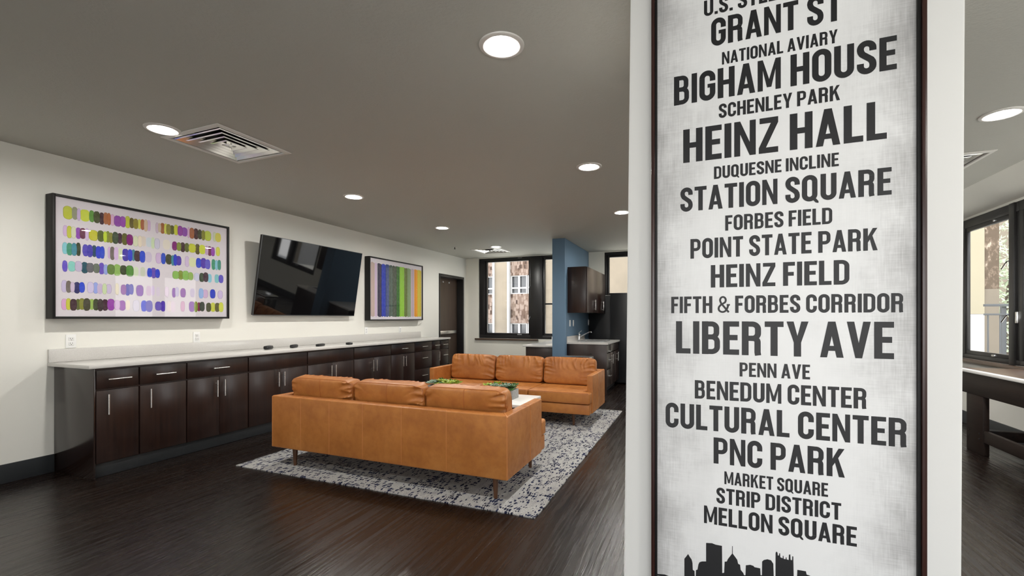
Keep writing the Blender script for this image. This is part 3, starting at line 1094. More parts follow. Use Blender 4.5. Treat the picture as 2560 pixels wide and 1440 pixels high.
PAL = dict(Y=(190, 200, 60), g=(135, 140, 115), lv=(200, 180, 214), G=(90, 135, 55), DG=(58, 68, 42), DP=(62, 36, 44), BR=(165, 105, 60), LP=(204, 170, 205),
           P=(140, 70, 165), OL=(130, 135, 45), DOL=(92, 92, 36), YL=(212, 205, 85), TN=(205, 185, 150), pg=(205, 212, 180), MR=(110, 45, 70), MG=(125, 25, 110),
           cr=(222, 210, 196), pb=(196, 200, 222), TQ=(125, 195, 200), GT=(70, 145, 115), TB=(60, 125, 150), BP=(80, 65, 170), DT=(40, 80, 95), B=(45, 65, 195),
           IB=(65, 50, 165), GY=(105, 108, 100), LB=(150, 170, 220), PB=(95, 75, 185), LG=(140, 180, 90), DB=(40, 45, 95), pv=(216, 206, 222))
ROWS = [
 ('308-405', '518-592 Y,592-632 g,632-655 lv,657-733 Y,733-768 G,768-815 DG,815-850 DP,850-880 BR,878-903 BR,905-935 LP,935-990 P,985-1025 P,1027-1062 Y,1062-1095 DOL,1093-1128 OL,1128-1152 YL,1152-1180 BR,1180-1205 TN,1205-1230 LP,1275-1295 LP,1295-1315 TN,1315-1345 BR,1345-1365 YL,1362-1395 OL,1392-1425 DOL,1425-1455 Y,1455-1492 P,1488-1532 P,1535-1550 LP,1552-1587 BR,1587-1620 DP,1620-1650 DG,1650-1675 OL,1675-1725 Y,1745-1765 pg,1762-1805 YL'),
 ('468-560', '518-550 lv,550-585 Y,585-618 pg,622-660 P,655-698 MR,700-722 lv,728-800 Y,800-848 DOL,848-872 Y,870-895 OL,893-922 OL,922-965 DG,962-998 DP,1000-1040 DOL,1038-1085 MG,1090-1128 pg,1130-1160 cr,1160-1190 cr,1198-1240 pb,1240-1262 pg,1265-1305 pb,1335-1390 cr,1410-1447 MG,1447-1480 OL,1478-1512 DP,1512-1545 DOL,1545-1600 Y,1600-1632 DOL,1632-1678 Y,1680-1702 LP,1702-1730 MR,1728-1755 P,1768-1797 YL'),
 ('603-705', '513-550 TQ,548-590 GT,588-625 TB,625-657 DG,678-720 BP,715-755 IB,755-788 DT,786-825 B,820-852 B,885-905 lv,903-935 GY,935-965 lv,968-1000 pg,1003-1050 IB,1048-1080 B,1078-1105 TB,1100-1147 DP,1145-1185 B,1187-1240 lv,1275-1320 lv,1320-1352 B,1357-1405 DG,1403-1425 TB,1422-1445 B,1440-1482 IB,1515-1545 lv,1548-1600 pg,1605-1645 B,1645-1685 IB,1680-1718 PB,1733-1760 GT,1760-1782 TQ,1782-1805 GT'),
 ('755-842', '513-548 PB,560-615 TQ,615-668 lv,668-718 DT,710-765 GY,765-812 GY,812-850 PB,850-880 LB,880-935 G,932-985 LG,985-1035 DG,1033-1090 G,1095-1130 pg,1150-1185 pg,1207-1240 B,1238-1275 PB,1272-1305 B,1412-1462 LG,1460-1497 OL,1495-1542 LG,1540-1578 LG,1590-1630 pb,1633-1668 DG,1665-1702 DP,1700-1730 TQ,1757-1790 TQ,1790-1825 PB'),
 ('925-1017', '505-545 lv,543-580 GY,578-607 lv,607-652 DB,650-690 B,715-765 pb,765-800 LB,798-837 lv,840-870 pg,872-910 lv,945-970 cr,990-1030 P,1028-1060 IB,1058-1090 PB,1117-1170 P,1198-1235 lv,1240-1262 pv,1280-1305 pv,1350-1380 pv,1410-1435 P,1435-1462 lv,1478-1517 P,1558-1590 lv,1628-1662 LB,1660-1700 lv,1720-1760 B,1783-1820 lv'),
 ('1065-1160', '505-545 LP,543-578 Y,575-625 DP,622-655 DOL,650-690 OL,685-735 DG,730-770 LG,765-805 DG,800-840 DP,838-882 DP,880-935 P,935-980 LP,975-1025 P,1030-1060 cr,1088-1140 pv,1157-1200 B,1195-1245 PB,1270-1320 PB,1318-1350 IB,1365-1400 pv,1400-1430 pv,1480-1510 LP,1548-1590 P,1590-1615 OL,1615-1640 MR,1635-1672 DG,1688-1725 DG,1725-1760 Y,1760-1795 DOL,1792-1825 YL')]

rng = random.Random(7)
root, pp, xp = framed_picture('framed_picture', 'large black framed print of six rows of coloured dabs, leftmost on the wall', 2.035, 3.563, 1.288, 2.328, -4.922)
ik = Ink()
for rowspec, dabs in ROWS:
    ya_, yb_ = (float(v) for v in rowspec.split('-'))
    zt = on_x(518 / 3.273, 420 + ya_ / 3.273, xp).z
    zb = on_x(518 / 3.273, 420 + yb_ / 3.273, xp).z
    for n_, dab in enumerate(dabs.split(',')):
        rg, cn = dab.split(' ')
        a, b = (float(v) for v in rg.split('-'))
        Y0 = on_x(a / 3.273, 600, xp).y; Y1 = on_x(b / 3.273, 600, xp).y
        Y0 -= 0.0035; Y1 += 0.0035
        cc = srgb(*[max(0, min(255, c + rng.uniform(-9, 9))) for c in PAL[cn]])
        dz0, dz1 = rng.uniform(-0.008, 0.006), rng.uniform(-0.006, 0.008)
        cy, cz = (Y0 + Y1) / 2, (zt + zb) / 2
        hy, hz = (Y1 - Y0) / 2, (zt - zb) / 2 * 1.04
        pts = []
        N = 28
        for q in range(N):
            an = 2 * PI * q / N
            ca, sa = math.cos(an), math.sin(an)
            e_ = 2 / 2.7
            y = cy + hy * math.copysign(abs(ca) ** e_, ca) * rng.uniform(0.95, 1.03)
            z = cz + hz * math.copysign(abs(sa) ** e_, sa) * rng.uniform(0.97, 1.02) + (dz1 if sa > 0 else dz0)
            pts.append((xp + 0.0006 + 0.0004 * (n_ % 3), y, z))
        ik.poly(pts, cc)
        if rng.random() < 0.6 and hy > 0.012:      # darker pooled rim on one side
            dk = tuple(c * 0.72 for c in cc[:3]) + (1,)
            x_ = pts[0][0] + 0.0002
            inner = [(x_, cy + (p[1] - cy) * 0.86, cz + (p[2] - cz) * 0.95) for p in pts]
            outer = [(x_, p[1], p[2]) for p in pts]
            for q in range(N):
                q2 = (q + 1) % N
                ik.poly([outer[q], outer[q2], inner[q2], inner[q]], dk)
ik.build('colour_dabs', M['ink'], pp)

root, pp, xp = framed_picture('framed_picture', 'black framed print of tall vertical colour stripes, between the television and the door', 5.95, 7.49, 1.252, 2.302, -4.925)
ik = Ink()
zt2 = on_x(900 + 215 / 8, 630 + 195 / 8, xp).z
zb2 = on_x(900 + 215 / 8, 630 + 1295 / 8, xp).z
STR = [(215, 292, (186, 166, 156), 0), (296, 338, (206, 182, 208), 0), (348, 432, (62, 56, 76), 0), (430, 512, (50, 66, 172), 1), (508, 582, (50, 68, 122), 0), (578, 652, (66, 86, 80), 1),
       (648, 737, (60, 74, 62), 0), (733, 792, (48, 108, 36), 1), (788, 887, (140, 194, 52), 0), (883, 947, (106, 120, 62), 1), (943, 1017, (136, 156, 118), 0), (1022, 1082, (192, 172, 182), 0),
       (1085, 1152, (226, 152, 42), 0), (1148, 1225, (206, 188, 62), 1)]
for a, b, c, lift in STR:
    Y0 = on_x(900 + a / 8, 720, xp).y; Y1 = on_x(900 + b / 8, 720, xp).y
    cc = srgb(*c)
    top = [(xp + 0.0006 + 0.0004 * lift, Y0 + (Y1 - Y0) * s / 6, zt2 + rng.uniform(-0.012, 0.006) - (0.012 if s in (0, 6) else 0)) for s in range(7)]
    botm = [(xp + 0.0006 + 0.0004 * lift, Y0 + (Y1 - Y0) * s / 6, zb2 + rng.uniform(-0.006, 0.012) + (0.010 if s in (0, 6) else 0)) for s in range(7)]
    ik.poly(botm + top[::-1], cc)
    for s in range(3):
        yy = Y0 + (Y1 - Y0) * rng.uniform(0.1, 0.8); ww = (Y1 - Y0) * rng.uniform(0.05, 0.16)
        f = rng.uniform(0.75, 1.25)
        x_ = xp + 0.0012 + 0.0004 * lift + 0.00015 * (s + 1)
        ik.poly([(x_, yy, zb2 + 0.02), (x_, yy + ww, zb2 + 0.02), (x_, yy + ww, zt2 - 0.02), (x_, yy, zt2 - 0.02)], tuple(min(1, v * f) for v in cc[:3]) + (1,))
ik.build('colour_stripes', M['ink'], pp)

# television, tilted down on its bracket
tv = thing('television', 'large black flat television tilted forward on the left wall between two pictures', 'television', (-4.92, 4.745, 1.8))
ang = math.atan2(0.16, 0.955)
tc_ = Vector((-4.87, 4.745, 1.808))


def tvx(u, d, z):
    """u along the wall, d outwards from the screen back, z up the panel"""
    return (tc_.x + d * math.cos(ang) + z * math.sin(ang), tc_.y + u, tc_.z - d * math.sin(ang) + z * math.cos(ang))


def tvbox(name, mat, par, b, bev=0.004):
    mm = MB(tvx); mm.box(*b, bevel=bev)
    return mm.build(name, mat, par)


tvbox('rear_housing', M['black_plastic'], tv, (-0.868, -0.035, -0.487, 0.868, -0.004, 0.487), 0.006)
tvbox('bezel', M['rail'], tv, (-0.870, -0.0035, -0.489, 0.870, 0.0015, 0.489), 0.001)
tvbox('screen', M['screen'], tv, (-0.862, 0.0016, -0.478, 0.862, 0.0035, 0.482), 0)
br = MB(); br.box(XL + 0.001, 4.45, 1.62, XL + 0.02, 5.04, 1.98, bevel=0.003)
for yy in (4.52, 4.97):
    br.hexa([(XL + 0.02, yy - 0.02, 1.62), (-4.945, yy - 0.02, 1.62), (-4.945, yy + 0.02, 1.62), (XL + 0.02, yy + 0.02, 1.62),
             (XL + 0.02, yy - 0.02, 1.95), (-4.89, yy - 0.02, 1.95), (-4.89, yy + 0.02, 1.95), (XL + 0.02, yy + 0.02, 1.95)])
br.build('wall_bracket', M['black_metal'], tv)

# ================================================================== SOFAS
def cushion_mesh(w, d, h, seed, nx=72, nz=40, ny=8, wr=0.022, xf=None):
    """plump leather back cushion with gathered folds; returns an MB, centred on x, standing on z=0, y thickness"""
    mb = MB()
    vm = {}

    def P(x, y, z):
        n = 9.0
        mm = max(abs(x), abs(z), 1e-6)
        den = (abs(x) ** n + abs(z) ** n) ** (1 / n)
        s = mm / den if den > 0 else 1
        X, Z = x * s, z * s
        ex, ez = 1 - abs(x) ** 3.2, 1 - abs(z) ** 3.2
        puff = 0.66 + 0.34 * (max(ex, 0) * max(ez, 0)) ** 0.5
        edge_in = 1 - 0.022 * (abs(y) ** 6)
        Xw, Zw = X * w / 2 * edge_in, Z * h / 2 * edge_in
        Yw = y * d / 2 * puff
        if abs(y) > 0.5:
            sg = 1 if y > 0 else -1
            top = max(0.0, (z - 0.05)) ** 0.8
            side = max(0.0, (abs(x) - 0.45) / 0.55)
            low = max(0.0, (-z - 0.35) / 0.65)
            wx = Xw * 15 + 0.8 * noise.noise(Vector((Xw * 4, Zw * 6, seed)))
            f1 = 1 - abs(2 * (noise.noise(Vector((wx, Zw * 2.2, seed * 3.1 + sg))) )) 
            wz = Zw * 17 + 0.8 * noise.noise(Vector((Xw * 6, Zw * 4, seed + 9)))
            f2 = 1 - abs(2 * (noise.noise(Vector((wz, Xw * 3.0, seed * 1.7 + sg)))))
            f3 = noise.noise(Vector((Xw * 5, Zw * 5, seed + 4)))
            if sg > 0:
                amp = top * (f1 ** 2 - 0.4) * 1.3 + side * (f2 - 0.5) * 0.8
            else:
                end = max(0.0, (x - 0.55) / 0.45) + 0.5 * max(0.0, (-x - 0.75) / 0.25)
                amp = end * (f2 ** 2 - 0.4) * 1.5
            Yw += sg * (wr * amp * (1 - 0.25 * low) + 0.008 * f3 * (ex * ez))
        return (Xw, Yw, Zw + h / 2)

    def V(i, j, k):
        key = (i, j, k)
        if key not in vm:
            p = P(-1 + 2 * i / nx, -1 + 2 * j / ny, -1 + 2 * k / nz)
            vm[key] = mb.bm.verts.new(xf(*p) if xf else p)
        return vm[key]
    for i in range(nx):
        for k in range(nz):
            mb.bm.faces.new((V(i, 0, k), V(i + 1, 0, k), V(i + 1, 0, k + 1), V(i, 0, k + 1)))
            mb.bm.faces.new((V(i, ny, k), V(i, ny, k + 1), V(i + 1, ny, k + 1), V(i + 1, ny, k)))
    for j in range(ny):
        for k in range(nz):
            mb.bm.faces.new((V(0, j, k), V(0, j, k + 1), V(0, j + 1, k + 1), V(0, j + 1, k)))
            mb.bm.faces.new((V(nx, j, k), V(nx, j + 1, k), V(nx, j + 1, k + 1), V(nx, j, k + 1)))
        for i in range(nx):
            mb.bm.faces.new((V(i, j, 0), V(i, j + 1, 0), V(i + 1, j + 1, 0), V(i + 1, j, 0)))
            mb.bm.faces.new((V(i, j, nz), V(i + 1, j, nz), V(i + 1, j + 1, nz), V(i, j + 1, nz)))
    # seam line for the piping
    loops = []
    for y in (-0.94, 0.94):
        pts = []
        seq = [(-1 + 2 * t / 30, -1) for t in range(30)] + [(1, -1 + 2 * t / 16) for t in range(16)] + [(1 - 2 * t / 30, 1) for t in range(30)] + [(-1, 1 - 2 * t / 16) for t in range(17)]
        for (x, z) in seq:
            p = P(x, y, z)
            pts.append(xf(*p) if xf else p)
        loops.append(pts)
    mid = []
    for t in range(40):
        z = -1 + 2 * t / 39
        p = P(0.02, -1, z); mid.append((p[0], p[1] - 0.0005, p[2]))
    mid = [xf(*p) if xf else p for p in mid]
    return mb, loops, mid


RUG_T = 0.012
S1 = Vector((-2.349, 2.908, RUG_T + 0.0008))      # sofa origin: middle of its back, on the rug
SW = 2.25                                        # overall width
ZB, ZA = 0.148, 0.600                             # underside, arm / back height (above the rug)
ARM, DEP, PROT = 0.068, 0.75, 0.13


def make_sofa(lab):
    root = thing('leather_sofa', lab, 'sofa', S1, 'tan leather sofas')
    O = S1
    hw = SW / 2

    def B(x0, y0, z0, x1, y1, z1):
        return (O.x + x0, O.y + y0, O.z + z0, O.x + x1, O.y + y1, O.z + z1)
    BT = 0.10

    def prism(pts, z0, z1, bev, seg=4):
        """vertical prism on a footprint, all edges rounded"""
        mb = MB()
        lo = [mb.bm.verts.new((O.x + x, O.y + y, O.z + z0)) for x, y in pts]
        hi = [mb.bm.verts.new((O.x + x, O.y + y, O.z + z1)) for x, y in pts]
        n = len(pts)
        mb.bm.faces.new(lo[::-1]); mb.bm.faces.new(hi)
        for q in range(n):
            mb.bm.faces.new((lo[q], lo[(q + 1) % n], hi[(q + 1) % n], hi[q]))
        bmesh.ops.recalc_face_normals(mb.bm, faces=mb.bm.faces)
        bmesh.ops.bevel(mb.bm, geom=list(mb.bm.edges), offset=bev, segments=seg, profile=0.5, affect='EDGES')
        return mb
    e_ = 0.0004
    back = prism([(-hw, 0), (hw, 0), (hw - ARM, BT), (-hw + ARM, BT)], ZB, ZA, 0.010)
    bk = back.build('back', M['leather'], root, smooth=60)
    seams = MB()
    for q in (0.149, 0.289, 0.442, 0.607, 0.783):
        x = O.x - hw + SW * q
        seams.tube([(x, O.y - 0.0006, O.z + ZB + 0.01), (x, O.y - 0.0006, O.z + ZA - 0.012), (x, O.y + 0.004, O.z + ZA - 0.003), (x, O.y + 0.014, O.z + ZA + 0.0006), (x, O.y + 0.088, O.z + ZA + 0.0006)], 0.0022, 6)
    for s in (-1, 1):
        seams.tube([(O.x + s * (hw - 0.004), O.y + 0.003, O.z + ZB + 0.006), (O.x + s * (hw - 0.004), O.y + 0.003, O.z + ZA - 0.008), (O.x + s * (hw - 0.010), O.y + 0.010, O.z + ZA - 0.003), (O.x + s * (hw - ARM + 0.006), O.y + BT - 0.008, O.z + ZA - 0.003)], 0.0055, 8)
    seams.build('seams', M['stitch'], bk)
    for s in (-1, 1):
        a = prism([(s * hw, e_), (s * hw, DEP), (s * (hw - ARM), DEP), (s * (hw - ARM), BT + e_)], ZB, ZA, 0.010)
        ao = a.build('arm', M['leather'], root, smooth=60)
        sm = MB()
        xo = O.x + s * (hw + 0.0006)
        sm.tube([(xo, O.y + 0.47, O.z + ZB + 0.01), (xo, O.y + 0.47, O.z + ZA - 0.010), (O.x + s * (hw - 0.010), O.y + 0.47, O.z + ZA + 0.0006), (O.x + s * (hw - ARM + 0.010), O.y + 0.47, O.z + ZA + 0.0006)], 0.0022, 6)
        for xx in (hw - 0.003, hw - ARM + 0.003):
            sm.tube([(O.x + s * xx, O.y + DEP - 0.003, O.z + ZB + 0.012), (O.x + s * xx, O.y + DEP - 0.003, O.z + ZA - 0.012)], 0.0022, 6)
        sm.build('seams', M['stitch'], ao)
    base = prism([(-hw + ARM + 0.001, BT + 0.001), (hw - ARM - 0.001, BT + 0.001), (hw - ARM - 0.001, DEP + 0.004), (hw - 0.012, DEP + 0.004), (hw - 0.012, DEP + PROT - 0.012),
                  (-hw + 0.012, DEP + PROT - 0.012), (-hw + 0.012, DEP + 0.004), (-hw + ARM + 0.001, DEP + 0.004)], ZB + 0.002, 0.268, 0.008, 3)
    base.build('seat_base', M['leather'], root, smooth=60)
    cw = (SW - 2 * ARM) / 3
    for i in range(3):
        xa, xb = (i - 1.5) * cw + 0.003, (i - 0.5) * cw - 0.003
        y0, y1, ye = 0.12, DEP + PROT, DEP + 0.006
        fp = [(xa, y0), (xb, y0), (xb, y1), (xa, y1)]
        if i == 0:
            fp = [(xa, y0), (xb, y0), (xb, y1), (-hw + 0.004, y1), (-hw + 0.004, ye), (xa, ye)]
        elif i == 2:
            fp = [(xa, y0), (xb, y0), (xb, ye), (hw - 0.004, ye), (hw - 0.004, y1), (xa, y1)]
        sc = prism(fp, 0.274, 0.408, 0.022, 5).build('seat_cushion', M['leather'], root, smooth=70)
        sp_ = MB()
        x0_, x1_ = fp[-1][0] if i != 0 else fp[3][0], fp[2][0] if i != 2 else fp[4][0]
        x0_, x1_ = min(x0_, x1_) + 0.02, max(x0_, x1_) - 0.02
        for zz in (0.400, 0.281):
            sp_.tube([(O.x + x0_, O.y + y1 - 0.005, O.z + zz), (O.x + x1_, O.y + y1 - 0.005, O.z + zz)], 0.0035, 6)
        sp_.build('piping', M['piping'], sc, smooth=70)
    for i in range(3):
        cx = O.x + (i - 1) * (cw + 0.004)
        lean = math.radians(9)

        def xf(X, Y, Z, cx=cx):
            y = Y * math.cos(lean) - (Z - 0.19) * math.sin(lean)
            z = Y * math.sin(lean) + Z
            return (cx + X, O.y + 0.215 + y, O.z + 0.405 + z)
        mb, loops, mid = cushion_mesh(cw - 0.012, 0.165, 0.352, 1.7 + i * 5.3, xf=xf)
        co = mb.build('back_cushion', M['leather'], root, smooth=75)
        pi_ = MB()
        for lp in loops:
            pi_.tube(lp, 0.0028, 6, cap=False)
        pi_.tube(mid, 0.0026, 6)
        pi_.build('piping', M['piping'], co, smooth=70)
    for lx, ly in ((-hw + 0.225, 0.045), (hw - 0.11, 0.045), (-hw + 0.225, DEP + 0.015), (hw - 0.11, DEP + 0.015)):
        lg = MB()
        px_, py_ = O.x + lx, O.y + ly
        lg.tube([(px_, py_, O.z), (px_, py_, O.z + 0.004), (px_, py_, O.z + ZB + 0.006)], 0.02, 16, radii=[0.013, 0.0135, 0.023])
        lg.build('leg', M['walnut'], root)
    return root


sofa = make_sofa('near tan leather sofa seen from behind, standing on the front edge of the rug')
sofa2 = dup(sofa)
sofa2.location = (-2.28, 6.09, S1.z)
sofa2.rotation_euler = (0, 0, PI)
sofa2['label'] = 'far tan leather sofa facing the viewer, beyond the white coffee table'

# ------------------------------------------------------------------ rug
m = MB()
rx0, rx1, ry0, ry1 = -3.742, -0.972, 2.768, 6.424
NX, NY = 60, 80
gv = [[None] * (NY + 1) for _ in range(NX + 1)]
rr = random.Random(3)
for i in range(NX + 1):
    for j in range(NY + 1):
        x = rx0 + (rx1 - rx0) * i / NX; y = ry0 + (ry1 - ry0) * j / NY
        edge = min(i, NX - i, j, NY - j)
        if i in (0, NX): x += rr.uniform(-0.004, 0.004)
        if j in (0, NY): y += rr.uniform(-0.004, 0.004)
        gv[i][j] = m.bm.verts.new((x, y, 0.0075 if edge == 0 else RUG_T))
for i in range(NX):
    for j in range(NY):
        m.bm.faces.new((gv[i][j], gv[i + 1][j], gv[i + 1][j + 1], gv[i][j + 1]))
low = {}
rim = [(i, 0) for i in range(NX + 1)] + [(NX, j) for j in range(1, NY + 1)] + [(i, NY) for i in range(NX - 1, -1, -1)] + [(0, j) for j in range(NY - 1, 0, -1)]
for k_ in rim:
    c_ = gv[k_[0]][k_[1]].co
    low[k_] = m.bm.verts.new((c_.x, c_.y, 0.0005))
for a, b in zip(rim, rim[1:] + rim[:1]):
    m.bm.faces.new((gv[a[0]][a[1]], low[a], low[b], gv[b[0]][b[1]]))
rug = m.build('area_rug', M['rug'])
tag(rug, 'large pale grey woven rug flecked with navy blue under both sofas', 'rug')

# ------------------------------------------------------------------ coffee table with two planters
tx0, tx1, ty0, ty1, tz = -3.02, -1.575, 4.10, 4.68, 0.452
ctab = thing('coffee_table', 'low white topped coffee table between the two tan sofas', 'table', ((tx0 + tx1) / 2, (ty0 + ty1) / 2, RUG_T))
part('tabletop', M['table_top'], ctab, (tx0, ty0, tz - 0.03, tx1, ty1, tz), bevel=0.004)
zf = RUG_T + 0.0008
part('apron', M['black_metal'], ctab, (tx0 + 0.05, ty0 + 0.05, tz - 0.065, tx1 - 0.05, ty1 - 0.05, tz - 0.0305), bevel=0.003)
for x in (tx0 + 0.07, tx1 - 0.07):
    for y in (ty0 + 0.07, ty1 - 0.07):
        part('leg', M['black_metal'], ctab, (x - 0.015, y - 0.015, zf, x + 0.015, y + 0.015, tz - 0.0655), bevel=0.002)


def rosette(mb, c, r, n, tilt, rg):
    """succulent rosette of pointed fleshy leaves"""
    for ring, (m_, rad, up) in enumerate(((n, r, 0.35), (max(4, n - 2), r * 0.72, 0.75), (4, r * 0.42, 1.3))):
        for q in range(m_):
            a = 2 * PI * (q + 0.5 * ring) / m_ + rg.uniform(-0.15, 0.15)
            d = Vector((math.cos(a), math.sin(a), 0))
            t = Vector((-math.sin(a), math.cos(a), 0))
            u = (d + Vector((0, 0, up)) + tilt * 0.4).normalized()
            nrm = u.cross(t).normalized()
            L = rad * rg.uniform(0.85, 1.15); w = L * 0.30
            p0 = Vector(c)
            pts = [p0, p0 + u * L * 0.55 + t * w, p0 + u * L, p0 + u * L * 0.55 - t * w, p0 + u * L * 0.55 - nrm * w * 0.5, p0 + u * L * 0.5 + nrm * w * 0.35]
            v = [mb.bm.verts.new(p) for p in pts]
            for f in ((0, 1, 5), (1, 2, 5), (2, 3, 5), (3, 0, 5), (1, 0, 4), (2, 1, 4), (3, 2, 4), (0, 3, 4)):
                mb.bm.faces.new([v[q_] for q_ in f])


def planter(x0, y0, x1, y1, h, lab, kinds, seed):
    rg = random.Random(seed)
    z0 = tz + 0.0006
    root = thing('succulent_planter', lab, 'potted plant', ((x0 + x1) / 2, (y0 + y1) / 2, z0), 'succulent planters on the coffee table')
    t = 0.010
    bx = MB()
    bx.box(x0, y0, z0, x1, y0 + t, z0 + h, bevel=0.001); bx.box(x0, y1 - t, z0, x1, y1, z0 + h, bevel=0.001)
    bx.box(x0, y0 + t, z0, x0 + t, y1 - t, z0 + h, bevel=0.001); bx.box(x1 - t, y0 + t, z0, x1, y1 - t, z0 + h, bevel=0.001)
    bx.box(x0 + t, y0 + t, z0, x1 - t, y1 - t, z0 + 0.008)
    bx.build('planter_box', M['planter'], root)
    so = MB(); so.box(x0 + t, y0 + t, z0 + 0.0085, x1 - t, y1 - t, z0 + h - 0.012)
    so.build('soil', M['soil'], root)
    n = len(kinds)
    for q, kd in enumerate(kinds):
        px_ = x0 + (x1 - x0) * (0.08 + 0.84 * q / (n - 1)) + rg.uniform(-0.01, 0.01)
        rb = MB()
        for s in range(4):
            py_ = y0 + (y1 - y0) * (0.12 + 0.25 * s) + rg.uniform(-0.012, 0.012)
            tl = Vector((rg.uniform(-1, 1), (s - 1) * 0.9, 0))
            rosette(rb, (px_ + rg.uniform(-0.015, 0.015), py_, z0 + h - 0.010 + rg.uniform(0.005, 0.05)), rg.uniform(0.045, 0.068), 9, tl, rg)
        rb.build('succulent', M[kd], root, smooth=50)


planter(-2.10, 4.33, -1.765, 4.50, 0.095, 'grey wooden planter of succulents at the right end of the coffee table',
        ['leaf_lime', 'leaf_green', 'leaf_lime', 'leaf_sage', 'leaf_green', 'leaf_sage', 'leaf_sage', 'leaf_green'], 5)
planter(-2.79, 4.33, -2.455, 4.50, 0.095, 'planter of bright green succulents at the left part of the coffee table',
        ['leaf_sage', 'leaf_sage', 'leaf_green', 'leaf_lime', 'leaf_green', 'leaf_lime', 'leaf_lime', 'leaf_lime'], 11)

# ================================================================== KITCHENETTE
KX, KY0, KY1, KZ = -1.43, 7.74, 8.99, 0.872
kb = thing('sink_cabinet', 'dark espresso sink cabinet with drawers beside the blue partition', 'cabinet', ((PX1 + KX) / 2, (KY0 + KY1) / 2, 0))
body = MB(); body.box(PX1 + 0.001, KY0, 0.10, KX - 0.0225, KY1, 0.61)
body.box(PX1 + 0.001, KY0, 0.61, KX - 0.0225, 7.93, KZ - 0.028); body.box(PX1 + 0.001, 8.70, 0.61, KX - 0.0225, KY1, KZ - 0.028)
body.box(PX1 + 0.001, KY0 + 0.01, 0.0005, KX - 0.08, KY1, 0.0995)
body.build('carcass', M['cab_dark'], kb)
ep = part('end_panel', M['cabinet'], kb, (PX1 + 0.001, KY0 - 0.014, 0.0005, KX, KY0 - 0.0005, KZ - 0.0285))
kn = MB(); kn.tube([(-1.70, KY0 - 0.014, 0.68), (-1.70, KY0 - 0.03, 0.68)], 0.014, 14); kn.build('knob', M['black_plastic'], ep)
fronts(kb, KY0, 8.12, 'bank', KX - 0.022, KX, 0.83, 0.70, 0.686, 0.115)
fd = part('drawer', M['cabinet'], kb, (KX - 0.022, 8.126, 0.70, KX, 8.984, 0.83), bevel=0.0025)
for a, b, hy in ((8.126, 8.552, 8.17), (8.556, 8.984, 8.74)):
    d = part('door', M['cabinet'], kb, (KX - 0.022, a, 0.115, KX, b, 0.686), bevel=0.0025)
    pull(d, (KX, hy, 0.57), 'Z')
kc = thing('countertop', 'short white quartz countertop with sink and tap beside the blue partition', 'countertop', ((PX1 + KX) / 2, (KY0 + KY1) / 2, KZ))
m = MB(); wall_mesh(m, lambda u, d, z: (u, z, KZ - d), PX1 + 0.001, KX + 0.022, KY0 - 0.03, KY1, 0.028, [(-2.0, -1.54, 8.05, 8.62)])
m.build('slab', M['quartz'], kc, smooth=0)
part('backsplash', M['quartz'], kc, (PX1 + 0.001, KY0 - 0.03, KZ + 0.0005, PX1 + 0.02, KY1, KZ + 0.10), bevel=0.002)
sk = MB()
sx0, sx1, sy0, sy1 = -1.996, -1.544, 8.054, 8.616
for b in ((sx0, sy0, sx0 + 0.003, sy1), (sx1 - 0.003, sy0, sx1, sy1), (sx0 + 0.003, sy0, sx1 - 0.003, sy0 + 0.003), (sx0 + 0.003, sy1 - 0.003, sx1 - 0.003, sy1)):
    sk.box(b[0], b[1], KZ - 0.17, b[2], b[3], KZ + 0.001)
sk.box(sx0 + 0.003, sy0 + 0.003, KZ - 0.17, sx1 - 0.003, sy1 - 0.003, KZ - 0.166)
for b in ((sx0 - 0.016, sy0 - 0.016, sx1 + 0.016, sy0 + 0.002), (sx0 - 0.016, sy1 - 0.002, sx1 + 0.016, sy1 + 0.016), (sx0 - 0.016, sy0 + 0.002, sx0 + 0.002, sy1 - 0.002), (sx1 - 0.002, sy0 + 0.002, sx1 + 0.016, sy1 - 0.002)):
    sk.box(b[0], b[1], KZ + 0.0011, b[2], b[3], KZ + 0.007, bevel=0.002)
sk.build('sink_basin', M['steel'], kc)
fx, fy = -2.055, 8.33
fz = KZ + 0.0006
tp = thing('tap', 'chrome mixer tap behind the sink', 'tap', (fx, fy, fz))
b = MB(); b.lathe((fx, fy, fz), [(0, 0), (0.030, 0), (0.028, 0.008), (0.022, 0.014), (0.022, 0.11), (0.018, 0.125), (0, 0.127)], 24); b.build('body', M['chrome'], tp)
b = MB(); b.tube([(fx + 0.015, fy, fz + 0.075), (fx + 0.09, fy, fz + 0.115), (fx + 0.19, fy, fz + 0.165), (fx + 0.225, fy, fz + 0.17), (fx + 0.232, fy, fz + 0.15)], 0.012, 14); b.build('spout', M['chrome'], tp)
b = MB(); b.tube([(fx, fy, fz + 0.122), (fx - 0.005, fy, fz + 0.15), (fx + 0.05, fy - 0.02, fz + 0.185)], 0.008, 10); b.build('lever', M['chrome'], tp)

uc = thing('wall_cabinet', 'dark espresso wall cabinet hanging on the blue partition', 'cabinet', (-1.95, 8.6, 1.386))
UY0, UY1, UX = 7.77, 9.425, -1.775
part('carcass', M['cabinet'], uc, (PX1 + 0.001, UY0, 1.388, UX - 0.022, UY1, 2.19), bevel=0.002)
for a, b, hy in ((UY0 + 0.004, 8.593, 8.36), (8.597, UY1 - 0.004, 9.13)):
    d = part('door', M['cabinet'], uc, (UX - 0.0215, a, 1.392, UX, b, 2.186), bevel=0.0025)
    h = MB(); h.box(UX + 0.018, hy - 0.008, 1.44, UX + 0.03, hy + 0.008, 1.63, bevel=0.003)
    for zz in (1.46, 1.61):
        h.tube([(UX, hy, zz), (UX + 0.02, hy, zz)], 0.005, 8)
    h.build('handle', M['nickel'], d)

